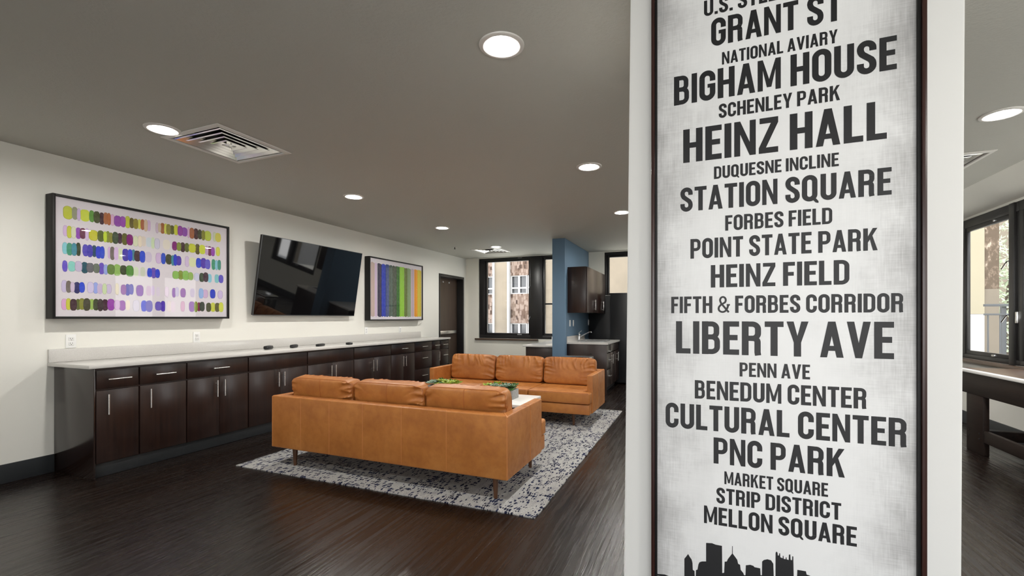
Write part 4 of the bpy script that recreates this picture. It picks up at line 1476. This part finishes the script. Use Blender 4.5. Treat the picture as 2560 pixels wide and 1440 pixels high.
rf = thing('refrigerator', 'tall black refrigerator at the far end of the sink counter under the window', 'refrigerator', (-1.48, 9.23, 0))
part('body', M['fridge'], rf, (-1.60, 9.02, 0.03, -1.18, 9.44, 1.785), bevel=0.008)
for z0, z1 in ((0.06, 0.62), (0.635, 1.78)):
    d = part('door', M['fridge'], rf, (-1.178, 9.02, z0, -1.12, 9.44, z1), bevel=0.008)
    h = MB(); h.tube([(-1.12, 9.07, z1 - 0.5), (-1.085, 9.07, z1 - 0.47), (-1.085, 9.07, z1 - 0.13), (-1.12, 9.07, z1 - 0.10)], 0.010, 10); h.build('handle', M['black_plastic'], d)
for x in (-1.55, -1.22):
    for y in (9.07, 9.39):
        f = MB(); f.tube([(x, y, 0.0005), (x, y, 0.031)], 0.018, 12); f.build('foot', M['black_plastic'], rf)

bp = part('black_backsplash', M['fridge'], None, (PX1 + 0.002, YB - 0.013, 0.0005, -1.605, YB - 0.001, 1.76), bevel=0.001)
tag(bp, 'black glossy wall panel between the blue partition and the black refrigerator', 'wall panel')
# desk-height counter on the other side of the partition
dk = thing('desk', 'low dark desk with white top left of the blue partition, under the window', 'desk', (-2.65, 8.6, 0))
part('body', M['cabinet'], dk, (-2.93, 7.83, 0.0005, PX0 - 0.002, 9.33, 0.768), bevel=0.002)
part('desktop', M['quartz'], dk, (-2.975, 7.79, 0.7685, PX0 - 0.002, 9.38, 0.80), bevel=0.003)
bx = MB(); bx.box(-2.86, 9.20, 0.8008, -2.80, 9.26, 0.90, bevel=0.006)
wb = bx.build('dispenser', M['white_plastic']); tag(wb, 'small white box standing on the desk under the window', 'box')

# low steel bin behind the far sofa
bn = thing('waste_bin', 'low stainless steel bin between the far sofa and the sink cabinet', 'bin', (-1.69, 6.72, 0))
part('body', M['steel'], bn, (-1.90, 6.57, 0.0005, -1.48, 6.87, 0.672), bevel=0.02)
part('lid', M['steel'], bn, (-1.91, 6.56, 0.6725, -1.47, 6.88, 0.715), bevel=0.012)

# ================================================================== LONG TABLE BY THE RIGHT WINDOWS
TX0, TX1, TY0, TY1, TT = 2.47, 2.965, 3.9, 6.12, 0.785
lt = thing('long_table', 'dark timber table with white top under the right-hand windows', 'table', ((TX0 + TX1) / 2, (TY0 + TY1) / 2, 0))
part('tabletop', M['sill'], lt, (TX0 + 0.045, TY0, TT - 0.026, TX1, TY1, TT), bevel=0.002)
part('edge_strip', M['table_top'], lt, (TX0 - 0.012, TY0, TT - 0.026, TX0 + 0.0445, TY1, TT + 0.001), bevel=0.003)
ap = MB(); ap.box(TX0, TY0 + 0.02, 0.555, TX0 + 0.04, TY1 - 0.02, TT - 0.0265, bevel=0.003)
ap.box(TX1 - 0.05, TY0 + 0.02, 0.555, TX1 - 0.01, TY1 - 0.02, TT - 0.0265, bevel=0.003)
ap.build('apron', M['dark_wood'], lt)
for a, b in ((5.62, 5.90), (4.12, 4.40)):
    for x0, x1 in ((TX0 + 0.001, TX0 + 0.05), (TX1 - 0.06, TX1 - 0.011)):
        lg = part('leg', M['dark_wood'], lt, (x0, a, 0.0005, x1, b, 0.5545), bevel=0.004)
        if x0 < 2.6:
            bt = MB()
            for yy in (a + 0.05, b - 0.05):
                for zz in (0.15, 0.20):
                    bt.tube([(x0, yy, zz), (x0 - 0.006, yy, zz)], 0.007, 10)
            bt.build('bolts', M['black_metal'], lg)
for x0, x1 in ((TX0 + 0.006, TX0 + 0.046), (TX1 - 0.056, TX1 - 0.016)):
    part('stretcher', M['dark_wood'], lt, (x0, 4.401, 0.125, x1, 5.619, 0.235), bevel=0.003)
for yy in (5.72, 4.22):
    part('crossbar', M['dark_wood'], lt, (TX0 + 0.051, yy, 0.13, TX1 - 0.061, yy + 0.08, 0.22))

# ================================================================== THE FRAMED POSTER ON THE COLUMN
PF = CYF - 0.020                    # face of the printed sheet
fx0, fx1 = on_y(1628, CY, CYF - 0.038).x, on_y(2319, CY, CYF - 0.038).x
fz0, fz1 = 0.22, 2.56
pc = ((fx0 + fx1) / 2, CYF, (fz0 + fz1) / 2)
sg = thing('framed_poster', 'tall mahogany framed poster of black place names over a skyline, on the white column', 'poster', pc)
fw = 0.012
part('frame', M['mahogany'], sg, (fx0, CYF - 0.038, fz0, fx0 + fw, CYF - 0.012, fz1), (fx1 - fw, CYF - 0.038, fz0, fx1, CYF - 0.012, fz1),
     (fx0 + fw, CYF - 0.038, fz0, fx1 - fw, CYF - 0.012, fz0 + fw), (fx0 + fw, CYF - 0.038, fz1 - fw, fx1 - fw, CYF - 0.012, fz1), bevel=0.002)
lw = 0.008
part('inner_liner', M['black_frame'], sg, (fx0 + fw, CYF - 0.030, fz0 + fw, fx0 + fw + lw, CYF - 0.012, fz1 - fw), (fx1 - fw - lw, CYF - 0.030, fz0 + fw, fx1 - fw, CYF - 0.012, fz1 - fw),
     (fx0 + fw + lw, CYF - 0.030, fz0 + fw, fx1 - fw - lw, CYF - 0.012, fz0 + fw + lw), (fx0 + fw + lw, CYF - 0.030, fz1 - fw - lw, fx1 - fw - lw, CYF - 0.012, fz1 - fw), bevel=0.001)
bkb = MB(); bkb.box(fx0 + 0.03, CYF - 0.012, fz0 + 0.03, fx1 - 0.03, CYF - 0.0005, fz1 - 0.03)
bkb.build('hanging_battens', M['black_frame'], sg)
sheet = part('printed_sheet', M['poster'], sg, (fx0 + fw + lw, PF, fz0 + fw + lw, fx1 - fw - lw, CYF - 0.0125, fz1 - fw - lw), bevel=0)

# condensed capitals drawn as strokes, cap height 1
ST = 0.176


def arc(cx, cy, rx, ry, a0, a1, n=12):
    return [(cx + rx * math.cos(math.radians(a0 + (a1 - a0) * i / n)), cy + ry * math.sin(math.radians(a0 + (a1 - a0) * i / n))) for i in range(n + 1)]


def stroke(pl, w=ST, closed=False):
    out = []
    n = len(pl)
    L, R = [], []
    for i, p in enumerate(pl):
        if closed:
            a, b = pl[i - 1], pl[(i + 1) % n]
        else:
            a, b = pl[max(i - 1, 0)], pl[min(i + 1, n - 1)]
        d0 = (p[0] - a[0], p[1] - a[1]); d1 = (b[0] - p[0], b[1] - p[1])
        def nn(d):
            l = math.hypot(*d)
            return (-d[1] / l, d[0] / l) if l > 1e-9 else None
        n0, n1 = nn(d0), nn(d1)
        n0 = n0 or n1; n1 = n1 or n0
        bx_, by_ = n0[0] + n1[0], n0[1] + n1[1]
        l = math.hypot(bx_, by_)
        bx_, by_ = bx_ / l, by_ / l
        k_ = w / 2 / max(0.4, bx_ * n0[0] + by_ * n0[1])
        L.append((p[0] + bx_ * k_, p[1] + by_ * k_)); R.append((p[0] - bx_ * k_, p[1] - by_ * k_))
    rng_ = range(n) if closed else range(n - 1)
    for i in rng_:
        j = (i + 1) % n
        out.append([L[i], L[j], R[j], R[i]])
    return out


def rb(x0, y0, x1, y1):
    return [[(x0, y0), (x1, y0), (x1, y1), (x0, y1)]]


def glyph(ch):
    """(width, polygons)"""
    s = ST; h = s / 2
    HB = 0.160                                  # thickness of horizontal bars
    if ch == ' ': return 0.20, []
    if ch == '.': return s, rb(0, 0, s, s)
    if ch == 'I': return s, rb(0, 0, s, 1)
    if ch == 'L': return 0.415, rb(0, 0, s, 1) + rb(s, 0, 0.415, HB)
    if ch == 'T': return 0.47, rb(0, 1 - HB, 0.47, 1) + rb(0.235 - h, 0, 0.235 + h, 1 - HB)
    if ch == 'E': return 0.425, rb(0, 0, s, 1) + rb(s, 0, 0.425, HB) + rb(s, 1 - HB, 0.425, 1) + rb(s, 0.435, 0.385, 0.435 + HB)
    if ch == 'F': return 0.415, rb(0, 0, s, 1) + rb(s, 1 - HB, 0.415, 1) + rb(s, 0.42, 0.375, 0.42 + HB)
    if ch == 'H': return 0.52, rb(0, 0, s, 1) + rb(0.52 - s, 0, 0.52, 1) + rb(s, 0.43, 0.52 - s, 0.43 + HB)
    if ch == 'N': return 0.535, rb(0, 0, 0.150, 1) + rb(0.385, 0, 0.535, 1) + [[(0.150, 1), (0.150, 0.62), (0.385, 0), (0.385, 0.38)]]
    if ch == 'M':
        w = 0.665
        return w, rb(0, 0, 0.150, 1) + rb(w - 0.150, 0, w, 1) + [[(0.150, 1), (0.150, 0.66), (w / 2 - 0.065, 0.10), (w / 2, 0.36)], [(w - 0.150, 1), (w / 2, 0.36), (w / 2 + 0.065, 0.10), (w - 0.150, 0.66)],
                                                                [(w / 2 - 0.065, 0.10), (w / 2 + 0.065, 0.10), (w / 2, 0.36)]]
    if ch == 'A':
        w = 0.54
        return w, [[(0, 0), (0.160, 0), (0.345, 1), (0.185, 1)], [(w - 0.160, 0), (w, 0), (w - 0.185, 1), (w - 0.345, 1)]] + [[(0.155, 0.185), (w - 0.155, 0.185), (w - 0.18, 0.325), (0.18, 0.325)]]
    if ch == 'V':
        w = 0.53
        return w, [[(0, 1), (0.165, 1), (0.335, 0), (0.19, 0)], [(w - 0.165, 1), (w, 1), (w - 0.19, 0), (w - 0.335, 0)]]
    if ch == 'W':
        w = 0.77; c = w / 2
        return w, [[(0, 1), (0.150, 1), (0.265, 0), (0.125, 0)], [(w, 1), (w - 0.125, 0), (w - 0.265, 0), (w - 0.150, 1)], [(0.165, 0), (0.265, 0), (c + 0.05, 0.9), (c - 0.05, 0.9)], [(w - 0.265, 0), (w - 0.165, 0), (c + 0.05, 0.9), (c - 0.05, 0.9)]]
    if ch == 'Y':
        w = 0.53; c = w / 2
        return w, rb(c - h, 0, c + h, 0.40) + [[(0, 1), (0.172, 1), (c + 0.02, 0.50), (c + h, 0.40), (c - h, 0.40)], [(w, 1), (c + h, 0.40), (c - h, 0.40), (c - 0.02, 0.50), (w - 0.172, 1)]]
    if ch == 'Z':
        w = 0.465
        return w, rb(0, 0, w, HB) + rb(0.02, 1 - HB, w, 1) + [[(0, HB), (0.175, HB), (w, 1 - HB), (w - 0.175, 1 - HB)]]
    if ch == 'K':
        w = 0.545
        return w, rb(0, 0, s, 1) + [[(s, 0.36), (s, 0.63), (w - 0.185, 1), (w - 0.01, 1)], [(0.225, 0.60), (w - 0.175, 0), (w, 0), (0.335, 0.70)]]
    if ch in 'OCGQU':
        w = 0.515; r = w / 2 - h; c = w / 2
        top = arc(c, 1 - r - HB / 2 + 0.0, r, r, 180, 0); cy_t = 1 - r - HB / 2; cy_b = r + HB / 2
        bot = arc(c, cy_b, r, r, 0, -180)
        if ch == 'U':
            return w, stroke([(h, 1)] + arc(c, cy_b, r, r, 180, 360) + [(w - h, 1)])
        if ch in 'OQ':
            ring = arc(c, cy_t, r, r, 180, 0) + arc(c, cy_b, r, r, 0, -180)
            g = stroke(ring, closed=True)
            if ch == 'Q':
                g = g + [[(0.27, 0.16), (0.36, 0.24), (0.55, -0.02), (0.55, -0.09), (0.46, -0.07)]]
                return 0.545, g
            return w, g
        if ch == 'C':
            return 0.50, [[(x * 0.97, y) for x, y in q] for q in stroke([(w - h, 0.63)] + arc(c, cy_t, r, r, 0, 180) + arc(c, cy_b, r, r, 180, 360) + [(w - h, 0.37)])]
        if ch == 'G':
            return 0.505, [[(x * 0.98, y) for x, y in q] for q in stroke([(w - h, 0.64)] + arc(c, cy_t, r, r, 0, 180) + arc(c, cy_b, r, r, 180, 360) + [(w - h, 0.55)]) + rb(0.265, 0.42, w - s + 0.01, 0.55)]
    if ch == 'D':
        w = 0.515; r = 0.17
        return w, rb(0, 0, s, 1) + stroke([(s - 0.02, 1 - HB / 2)] + arc(w - h - r, 1 - HB / 2 - r, r, r, 90, 0) + arc(w - h - r, HB / 2 + r, r, r, 0, -90) + [(s - 0.02, HB / 2)], 0.158)
    if ch in 'PRB':
        w = 0.505; r = 0.15
        if ch == 'B':
            g = rb(0, 0, s, 1)
            r1 = 0.135
            g += stroke([(s - 0.02, 1 - HB / 2)] + arc(w - 0.02 - h - r1, 1 - HB / 2 - r1, r1, r1, 90, 0) + arc(w - 0.02 - h - r1, 0.525 + r1 - 0.0, r1, r1, 0, -90) + [(s - 0.02, 0.525)], 0.152)
            g += stroke([(s - 0.02, 0.525)] + arc(w - h - r, 0.525 - r, r, r, 90, 0) + arc(w - h - r, HB / 2 + r, r, r, 0, -90) + [(s - 0.02, HB / 2)], 0.152)
            return w, g
        lo = 0.455 if ch == 'P' else 0.50
        g = rb(0, 0, s, 1) + stroke([(s - 0.02, 1 - HB / 2)] + arc(w - h - r, 1 - HB / 2 - r, r, r, 90, 0) + arc(w - h - r, lo + r, r, r, 0, -90) + [(s - 0.02, lo)], 0.155)
        if ch == 'R':
            g += stroke([(0.24, 0.50)] + arc(w - 0.012 - h - 0.11, 0.50 - 0.11, 0.11, 0.11, 90, 0) + [(w - 0.012 - h, 0.09), (w + 0.002 - h, 0.0)], 0.160)
            return 0.515, g
        return w, g
    if ch == 'S':
        w = 0.49; r = w / 2 - h; c = w / 2
        cy_t = 1 - r - HB / 2; cy_b = r + HB / 2
        pts = [(w - h, 0.685)] + arc(c, cy_t, r, r, 0, 180) + [(h, 0.735), (h + 0.012, 0.67), (h + 0.05, 0.60), (w - h - 0.05, 0.42), (w - h - 0.012, 0.35), (w - h, 0.285)] + arc(c, cy_b, r, r, 0, -180) + [(h, 0.325)]
        return w, stroke(pts)
    if ch == '&':
        t = 0.105
        pts = [(0.60, 0.04), (0.20, 0.56)] + arc(0.29, 0.755, 0.15, 0.185, 200, -20, 12) + [(0.40, 0.62), (0.17, 0.47), (0.085, 0.36)] + arc(0.27, 0.25, 0.205, 0.19, 170, 320, 10) + [(0.52, 0.28), (0.575, 0.47)]
        return 0.66, stroke(pts, t) + rb(0.49, 0.43, 0.66, 0.52)
    return 0.4, rb(0, 0, 0.4, 1)


def text_polys(txt, gap=0.072):
    x = 0.0
    out = []
    for i, ch in enumerate(txt):
        w, ps = glyph(ch)
        out += [[(px_ + x, py_) for px_, py_ in p] for p in ps]
        x += w + (gap if ch != ' ' else 0.0)
    return out, x - gap


LINES = [('U.S. STEEL TOWER', 1760, 42, 3, 2140), ('GRANT ST', 1778, 117, 49, 2105), ('NATIONAL AVIARY', 1805, 162, 131, 2094), ('BIGHAM HOUSE', 1685, 265, 193, 2242),
         ('SCHENLEY PARK', 1797, 296, 261, 2100), ('HEINZ HALL', 1708, 408, 325, 2217), ('DUQUESNE INCLINE', 1785, 448, 417, 2097), ('STATION SQUARE', 1701, 530, 471, 2229),
         ('FORBES FIELD', 1813, 577, 539, 2081), ('POINT STATE PARK', 1726, 647, 598, 2194), ('HEINZ FIELD', 1777, 719, 663, 2124), ('FIFTH & FORBES CORRIDOR', 1678, 783, 742, 2259),
         ('LIBERTY AVE', 1690, 883, 803, 2235), ('PENN AVE', 1849, 941, 906, 2025), ('BENEDUM CENTER', 1737, 996, 950, 2167), ('CULTURAL CENTER', 1664, 1067, 1006, 2268),
         ('PNC PARK', 1784, 1158, 1093, 2112), ('MARKET SQUARE', 1811, 1210, 1178, 2070), ('STRIP DISTRICT', 1791, 1257, 1218, 2103), ('MELLON SQUARE', 1760, 1307, 1263, 2142)]
for txt, pl, pb, pt, prr in LINES:
    a = on_y(pl, pb, PF); b = on_y(pl, pt, PF); r_ = on_y(prr, 700, PF)
    H = b.z - a.z
    polys, W = text_polys(txt)
    sx_ = (r_.x - a.x) / W
    if txt.startswith('U.S.'):
        sx_ = H * 0.93
        sx_ = (r_.x - a.x) / W
    mb = MB()
    for n_, p in enumerate(polys):
        mb.face([(a.x + px_ * sx_, PF - 0.0006 - 0.000012 * (n_ % 23), a.z + py_ * H) for px_, py_ in p])
    mb.build('lettering', M['letter'], sheet, smooth=0, recalc=False)

# skyline print at the foot of the sheet
SKL = [(395, 640), (395, 370), (420, 340), (447, 305), (470, 345), (495, 380), (508, 430), (512, 525), (535, 540), (540, 640), (553, 640), (556, 528), (578, 522), (590, 450), (605, 420), (640, 408), (697, 408), (697, 150), (780, 155), (830, 175),
       (918, 192), (922, 570), (948, 565), (955, 412), (985, 410), (1000, 375), (1058, 300), (1059, 195), (1067, 195), (1068, 300), (1105, 350), (1130, 385), (1142, 440), (1170, 455), (1178, 525), (1215, 570), (1225, 600), (1245, 600),
       (1250, 462), (1310, 455), (1355, 470), (1370, 488), (1450, 505), (1455, 600), (1474, 600), (1476, 410), (1500, 388), (1550, 378), (1600, 392), (1632, 440), (1638, 620), (1662, 620), (1664, 290), (1676, 270), (1690, 285), (1695, 325), (1710, 325),
       (1714, 295), (1726, 295), (1730, 350), (1762, 365), (1764, 330), (1774, 330), (1776, 372), (1803, 378), (1806, 350), (1816, 352), (1818, 380), (1846, 388), (1848, 315), (1868, 310), (1872, 385), (1892, 392), (1896, 335), (1910, 340), (1916, 640),
       (1962, 640), (1966, 525), (2085, 545), (2095, 590), (2140, 606), (2200, 640), (2420, 680), (2420, 760), (2700, 780)]
sky_pts = [on_y(1640 + x / 5.565, 1330 + y / 5.565, PF) for x, y in SKL]
mb = MB()
zb_ = sky_pts[0].z - 0.075
for p, q in zip(sky_pts, sky_pts[1:]):
    if abs(q.x - p.x) < 1e-4:
        continue
    mb.face([(p.x, PF - 0.0006, zb_), (q.x, PF - 0.0006, zb_), (q.x, PF - 0.0006, max(q.z, zb_)), (p.x, PF - 0.0006, max(p.z, zb_))])
# the arch of a bridge at the left corner
ap_ = [on_y(1640, 1434, PF), on_y(1662, 1436, PF), on_y(1690, 1447, PF), on_y(1712, 1462, PF)]
for p, q in zip(ap_, ap_[1:]):
    mb.face([(p.x, PF - 0.0006, p.z - 0.007), (q.x, PF - 0.0006, q.z - 0.007), (q.x, PF - 0.0006, q.z), (p.x, PF - 0.0006, p.z)])
for q in range(9):
    x = ap_[0].x + 0.004 + q * 0.009
    mb.face([(x, PF - 0.0006, zb_), (x + 0.003, PF - 0.0006, zb_), (x + 0.003, PF - 0.0006, ap_[0].z - 0.008 - q * 0.002), (x, PF - 0.0006, ap_[0].z - 0.008 - q * 0.002)])
mb.build('skyline_print', M['letter'], sheet, smooth=0, recalc=False)

# ================================================================== OUTSIDE
m = MB(); m.box(-40, YF - 20, -9.3, 60, 60, -9.0)
struct('ground', m, M['ground'], smooth=0)

M['bounce_slab'] = simple('pale_bounce_surface', (0.74, 0.69, 0.58), 0.9, var=0.03)  # pale warm surface of the slabs added to bounce daylight indoors
m = MB(); m.box(-16, YB + 0.5, 0.10, 4.2, 23.5, 0.30)  # unseen slab below the end windows, added to throw daylight up to the ceiling
struct('bounce_slab_end', m, M['bounce_slab'], smooth=0)
m = MB(); m.box(XR + 0.5, -12, -0.10, 14.2, 8.3, 0.20)  # same added reflector, out of view below the right-hand windows
struct('bounce_slab_right', m, M['bounce_slab'], smooth=0)
FY = 26.0
bld = thing('office_building', 'pale office building with mosaic panels seen through the left end window', 'building', (-6, FY, -9))


def fxp(px): return on_y(px, 700, FY).x
def fzp(py): return on_y(1280, py, FY).z


core = MB(); core.box(-22, FY + 0.45, -9, 16, FY + 8, 16)
core.build('core_wall', M['concrete'], bld, smooth=0)
P0 = fxp(1235); PER = fxp(1361) - P0
Pw = fxp(1276) - P0
fin = fxp(1239.5) - P0
st = fzp(689) - fzp(808)
wtop = fzp(689); wh = fzp(689) - fzp(735)
for k in range(-4, 2):
    x0 = P0 + k * PER
    xe = x0 + Pw if k < 1 else 16.0
    pr_ = MB(); pr_.box(x0 + fin, FY - 0.15, -9, xe - (fin if k < 1 else 0), FY + 0.449, 16)
    po = pr_.build('pier', M['concrete'], bld, smooth=0)
    fn = MB(); fn.box(x0, FY - 0.25, -9, x0 + fin - 0.002, FY + 0.448, 16)
    if k < 1:
        fn.box(xe - fin + 0.002, FY - 0.25, -9, xe, FY + 0.448, 16)
    fn.build('fin', M['white_metal'], po, smooth=0)
for k in range(-3, 1):
    a = P0 + (k - 1) * PER + Pw if False else P0 + k * PER + Pw
    b = P0 + (k + 1) * PER
    if k == 0: b = P0 + PER
    for lv in range(-2, 3):
        zt = wtop + lv * st
        zbm = zt - wh
        sp_ = MB(); sp_.box(a + 0.003, FY, zbm - (st - wh), b - 0.003, FY + 0.448, zbm - 0.003)
        sp_.build('mosaic_spandrel', M['mosaic'], bld, smooth=0)
        wf = MB()
        W_ = (b - a) / 2
        for q in range(2):
            xa = a + q * W_ + 0.02; xb = xa + W_ - 0.04
            xm = (xa + xb) / 2; zc = zbm + wh * 0.32
            for n_, bb in enumerate(((xa, zbm, xa + 0.06, zt), (xb - 0.06, zbm, xb, zt), (xm - 0.06, zbm, xm + 0.06, zt), (xa, zbm, xb, zbm + 0.06), (xa, zt - 0.06, xb, zt), (xa, zc - 0.05, xb, zc + 0.05))):
                d_ = 0.0 if n_ < 3 else 0.012
                wf.box(bb[0] + d_, FY + 0.05 + d_, bb[1] + d_ * 0.2, bb[2] - d_, FY + 0.15 + d_, bb[3] - d_ * 0.2)
        wo = wf.build('window', M['white_metal'], bld, smooth=0)
        pn = MB(); pn.box(a + 0.003, FY + 0.2, zbm, b - 0.003, FY + 0.22, zt)
        pn.build('pane', M['far_glass'], wo, smooth=0)

# pale wing and pitted stone pier seen through the right-hand window
QY = 15.0
wg = thing('rendered_wing', 'smooth cream wall outside the right-hand window, left of the stone pier', 'building', (5.6, QY + 0.6, -9))
x_a, x_b, x_c = on_y(2380, 700, QY).x - 1.0, on_y(2460, 700, QY).x, on_y(2498, 700, QY).x
wl = MB(); wl.box(x_a - 1.5, QY - 0.03, EYE + 0.1, x_b - 0.003, QY + 3, 14)
wl.build('upper_wall', M['cream_render'], wg, smooth=0)
wl = MB(); wl.box(x_a - 1.5, QY - 0.03, -9, x_b - 0.003, QY + 3, EYE + 0.095)
wl.build('lower_wall', M['ground'], wg, smooth=0)
sp2 = thing('stone_pier', 'brown pitted stone pier outside the right-hand window', 'pier', ((x_b + x_c) / 2, QY, -9))
zz = on_y(2480, 722, QY).z
pm = MB(); pm.box(x_b, QY, zz, x_c, QY + 0.9, 12); pm.build('rough_shaft', M['stone'], sp2, smooth=0)
pm = MB(); pm.box(x_b, QY, -9, x_c, QY + 0.9, zz - 0.003); pm.build('smooth_base', M['concrete'], sp2, smooth=0)

RY = 9.9
ra, rb_ = on_y(2460, 800, RY).x, on_y(2524, 800, RY).x + 0.6
zr1, zr2 = on_y(2490, 763, RY).z, on_y(2490, 786, RY).z
m = MB(); m.box(XR + 0.3, RY - 1.4, -0.16, rb_ + 0.4, RY + 0.5, -0.02)
struct('balcony_slab', m, M['ground'], smooth=0)
rl = thing('balcony_railing', 'dark grey metal railing on the balcony outside the right-hand window', 'railing', ((ra + rb_) / 2, RY, -0.02))
part('top_rail', M['rail'], rl, (ra, RY - 0.025, zr1 - 0.02, rb_, RY + 0.025, zr1 + 0.02))
part('lower_rail', M['rail'], rl, (ra, RY - 0.02, zr2 - 0.015, rb_, RY + 0.02, zr2 + 0.015))
x = ra + 0.05
while x < rb_:
    part('baluster', M['rail'], rl, (x - 0.009, RY - 0.009, -0.0195, x + 0.009, RY + 0.009, zr2 - 0.0155))
    x += 0.15
xx = on_y(2513, 800, RY).x
part('post', M['rail'], rl, (xx - 0.03, RY + 0.026, -0.0195, xx + 0.03, RY + 0.076, zr1 - 0.021))

tr_c = on_y(2512, 700, 22.0)
tr = thing('leafy_tree', 'pale green leafy tree beyond the balcony railing', 'tree', (tr_c.x, 22.0, -9))
tk = MB(); tk.tube([(tr_c.x, 22, -9), (tr_c.x + 0.1, 22.1, -4), (tr_c.x, 22, 0), (tr_c.x + 0.2, 22, 3)], 0.2, 10, radii=[0.28, 0.22, 0.17, 0.08]); tk.build('trunk', M['bark'], tr)
lf = MB(); rg = random.Random(21)
for q in range(5200):
    d = Vector((rg.gauss(0, 1), rg.gauss(0, 1), rg.gauss(0, 1))).normalized() * (rg.random() ** 0.4)
    c = Vector((tr_c.x + d.x * 2.4, 22 + d.y * 2.2, 1.6 + d.z * 3.6))
    u = Vector((rg.uniform(-1, 1), rg.uniform(-1, 1), rg.uniform(-1, 1))).normalized()
    v = u.orthogonal().normalized()
    s = rg.uniform(0.055, 0.115)
    lf.face([c - u * s, c + v * s * 0.5, c + u * s, c - v * s * 0.5])
lo_ = lf.build('foliage', M['foliage'], tr, smooth=0, recalc=False)
lo_['kind'] = 'stuff'

# tan stone block across the street from the right-hand windows
OX = 15.0
ob = thing('stone_building', 'tan stone building across the street facing the right-hand windows', 'building', (OX, 1.0, -9))
wb_ = MB(); wall_mesh(wb_, lambda u, d, z: (OX + d, u, z), -12, 12, -9, 7, 0.5, [(-10.5 + i * 2.6, -9.2 + i * 2.6, -6 + j * 3.2, -4.2 + j * 3.2) for i in range(8) for j in range(4)])
wb_.build('stone_wall', M['stone'], ob, smooth=0)
for i in range(8):
    for j in range(4):
        w_ = MB(); w_.box(OX + 0.2, -10.49 + i * 2.6, -5.99 + j * 3.2, OX + 0.3, -9.21 + i * 2.6, -4.21 + j * 3.2)
        w_.build('pane', M['far_glass'], ob, smooth=0)
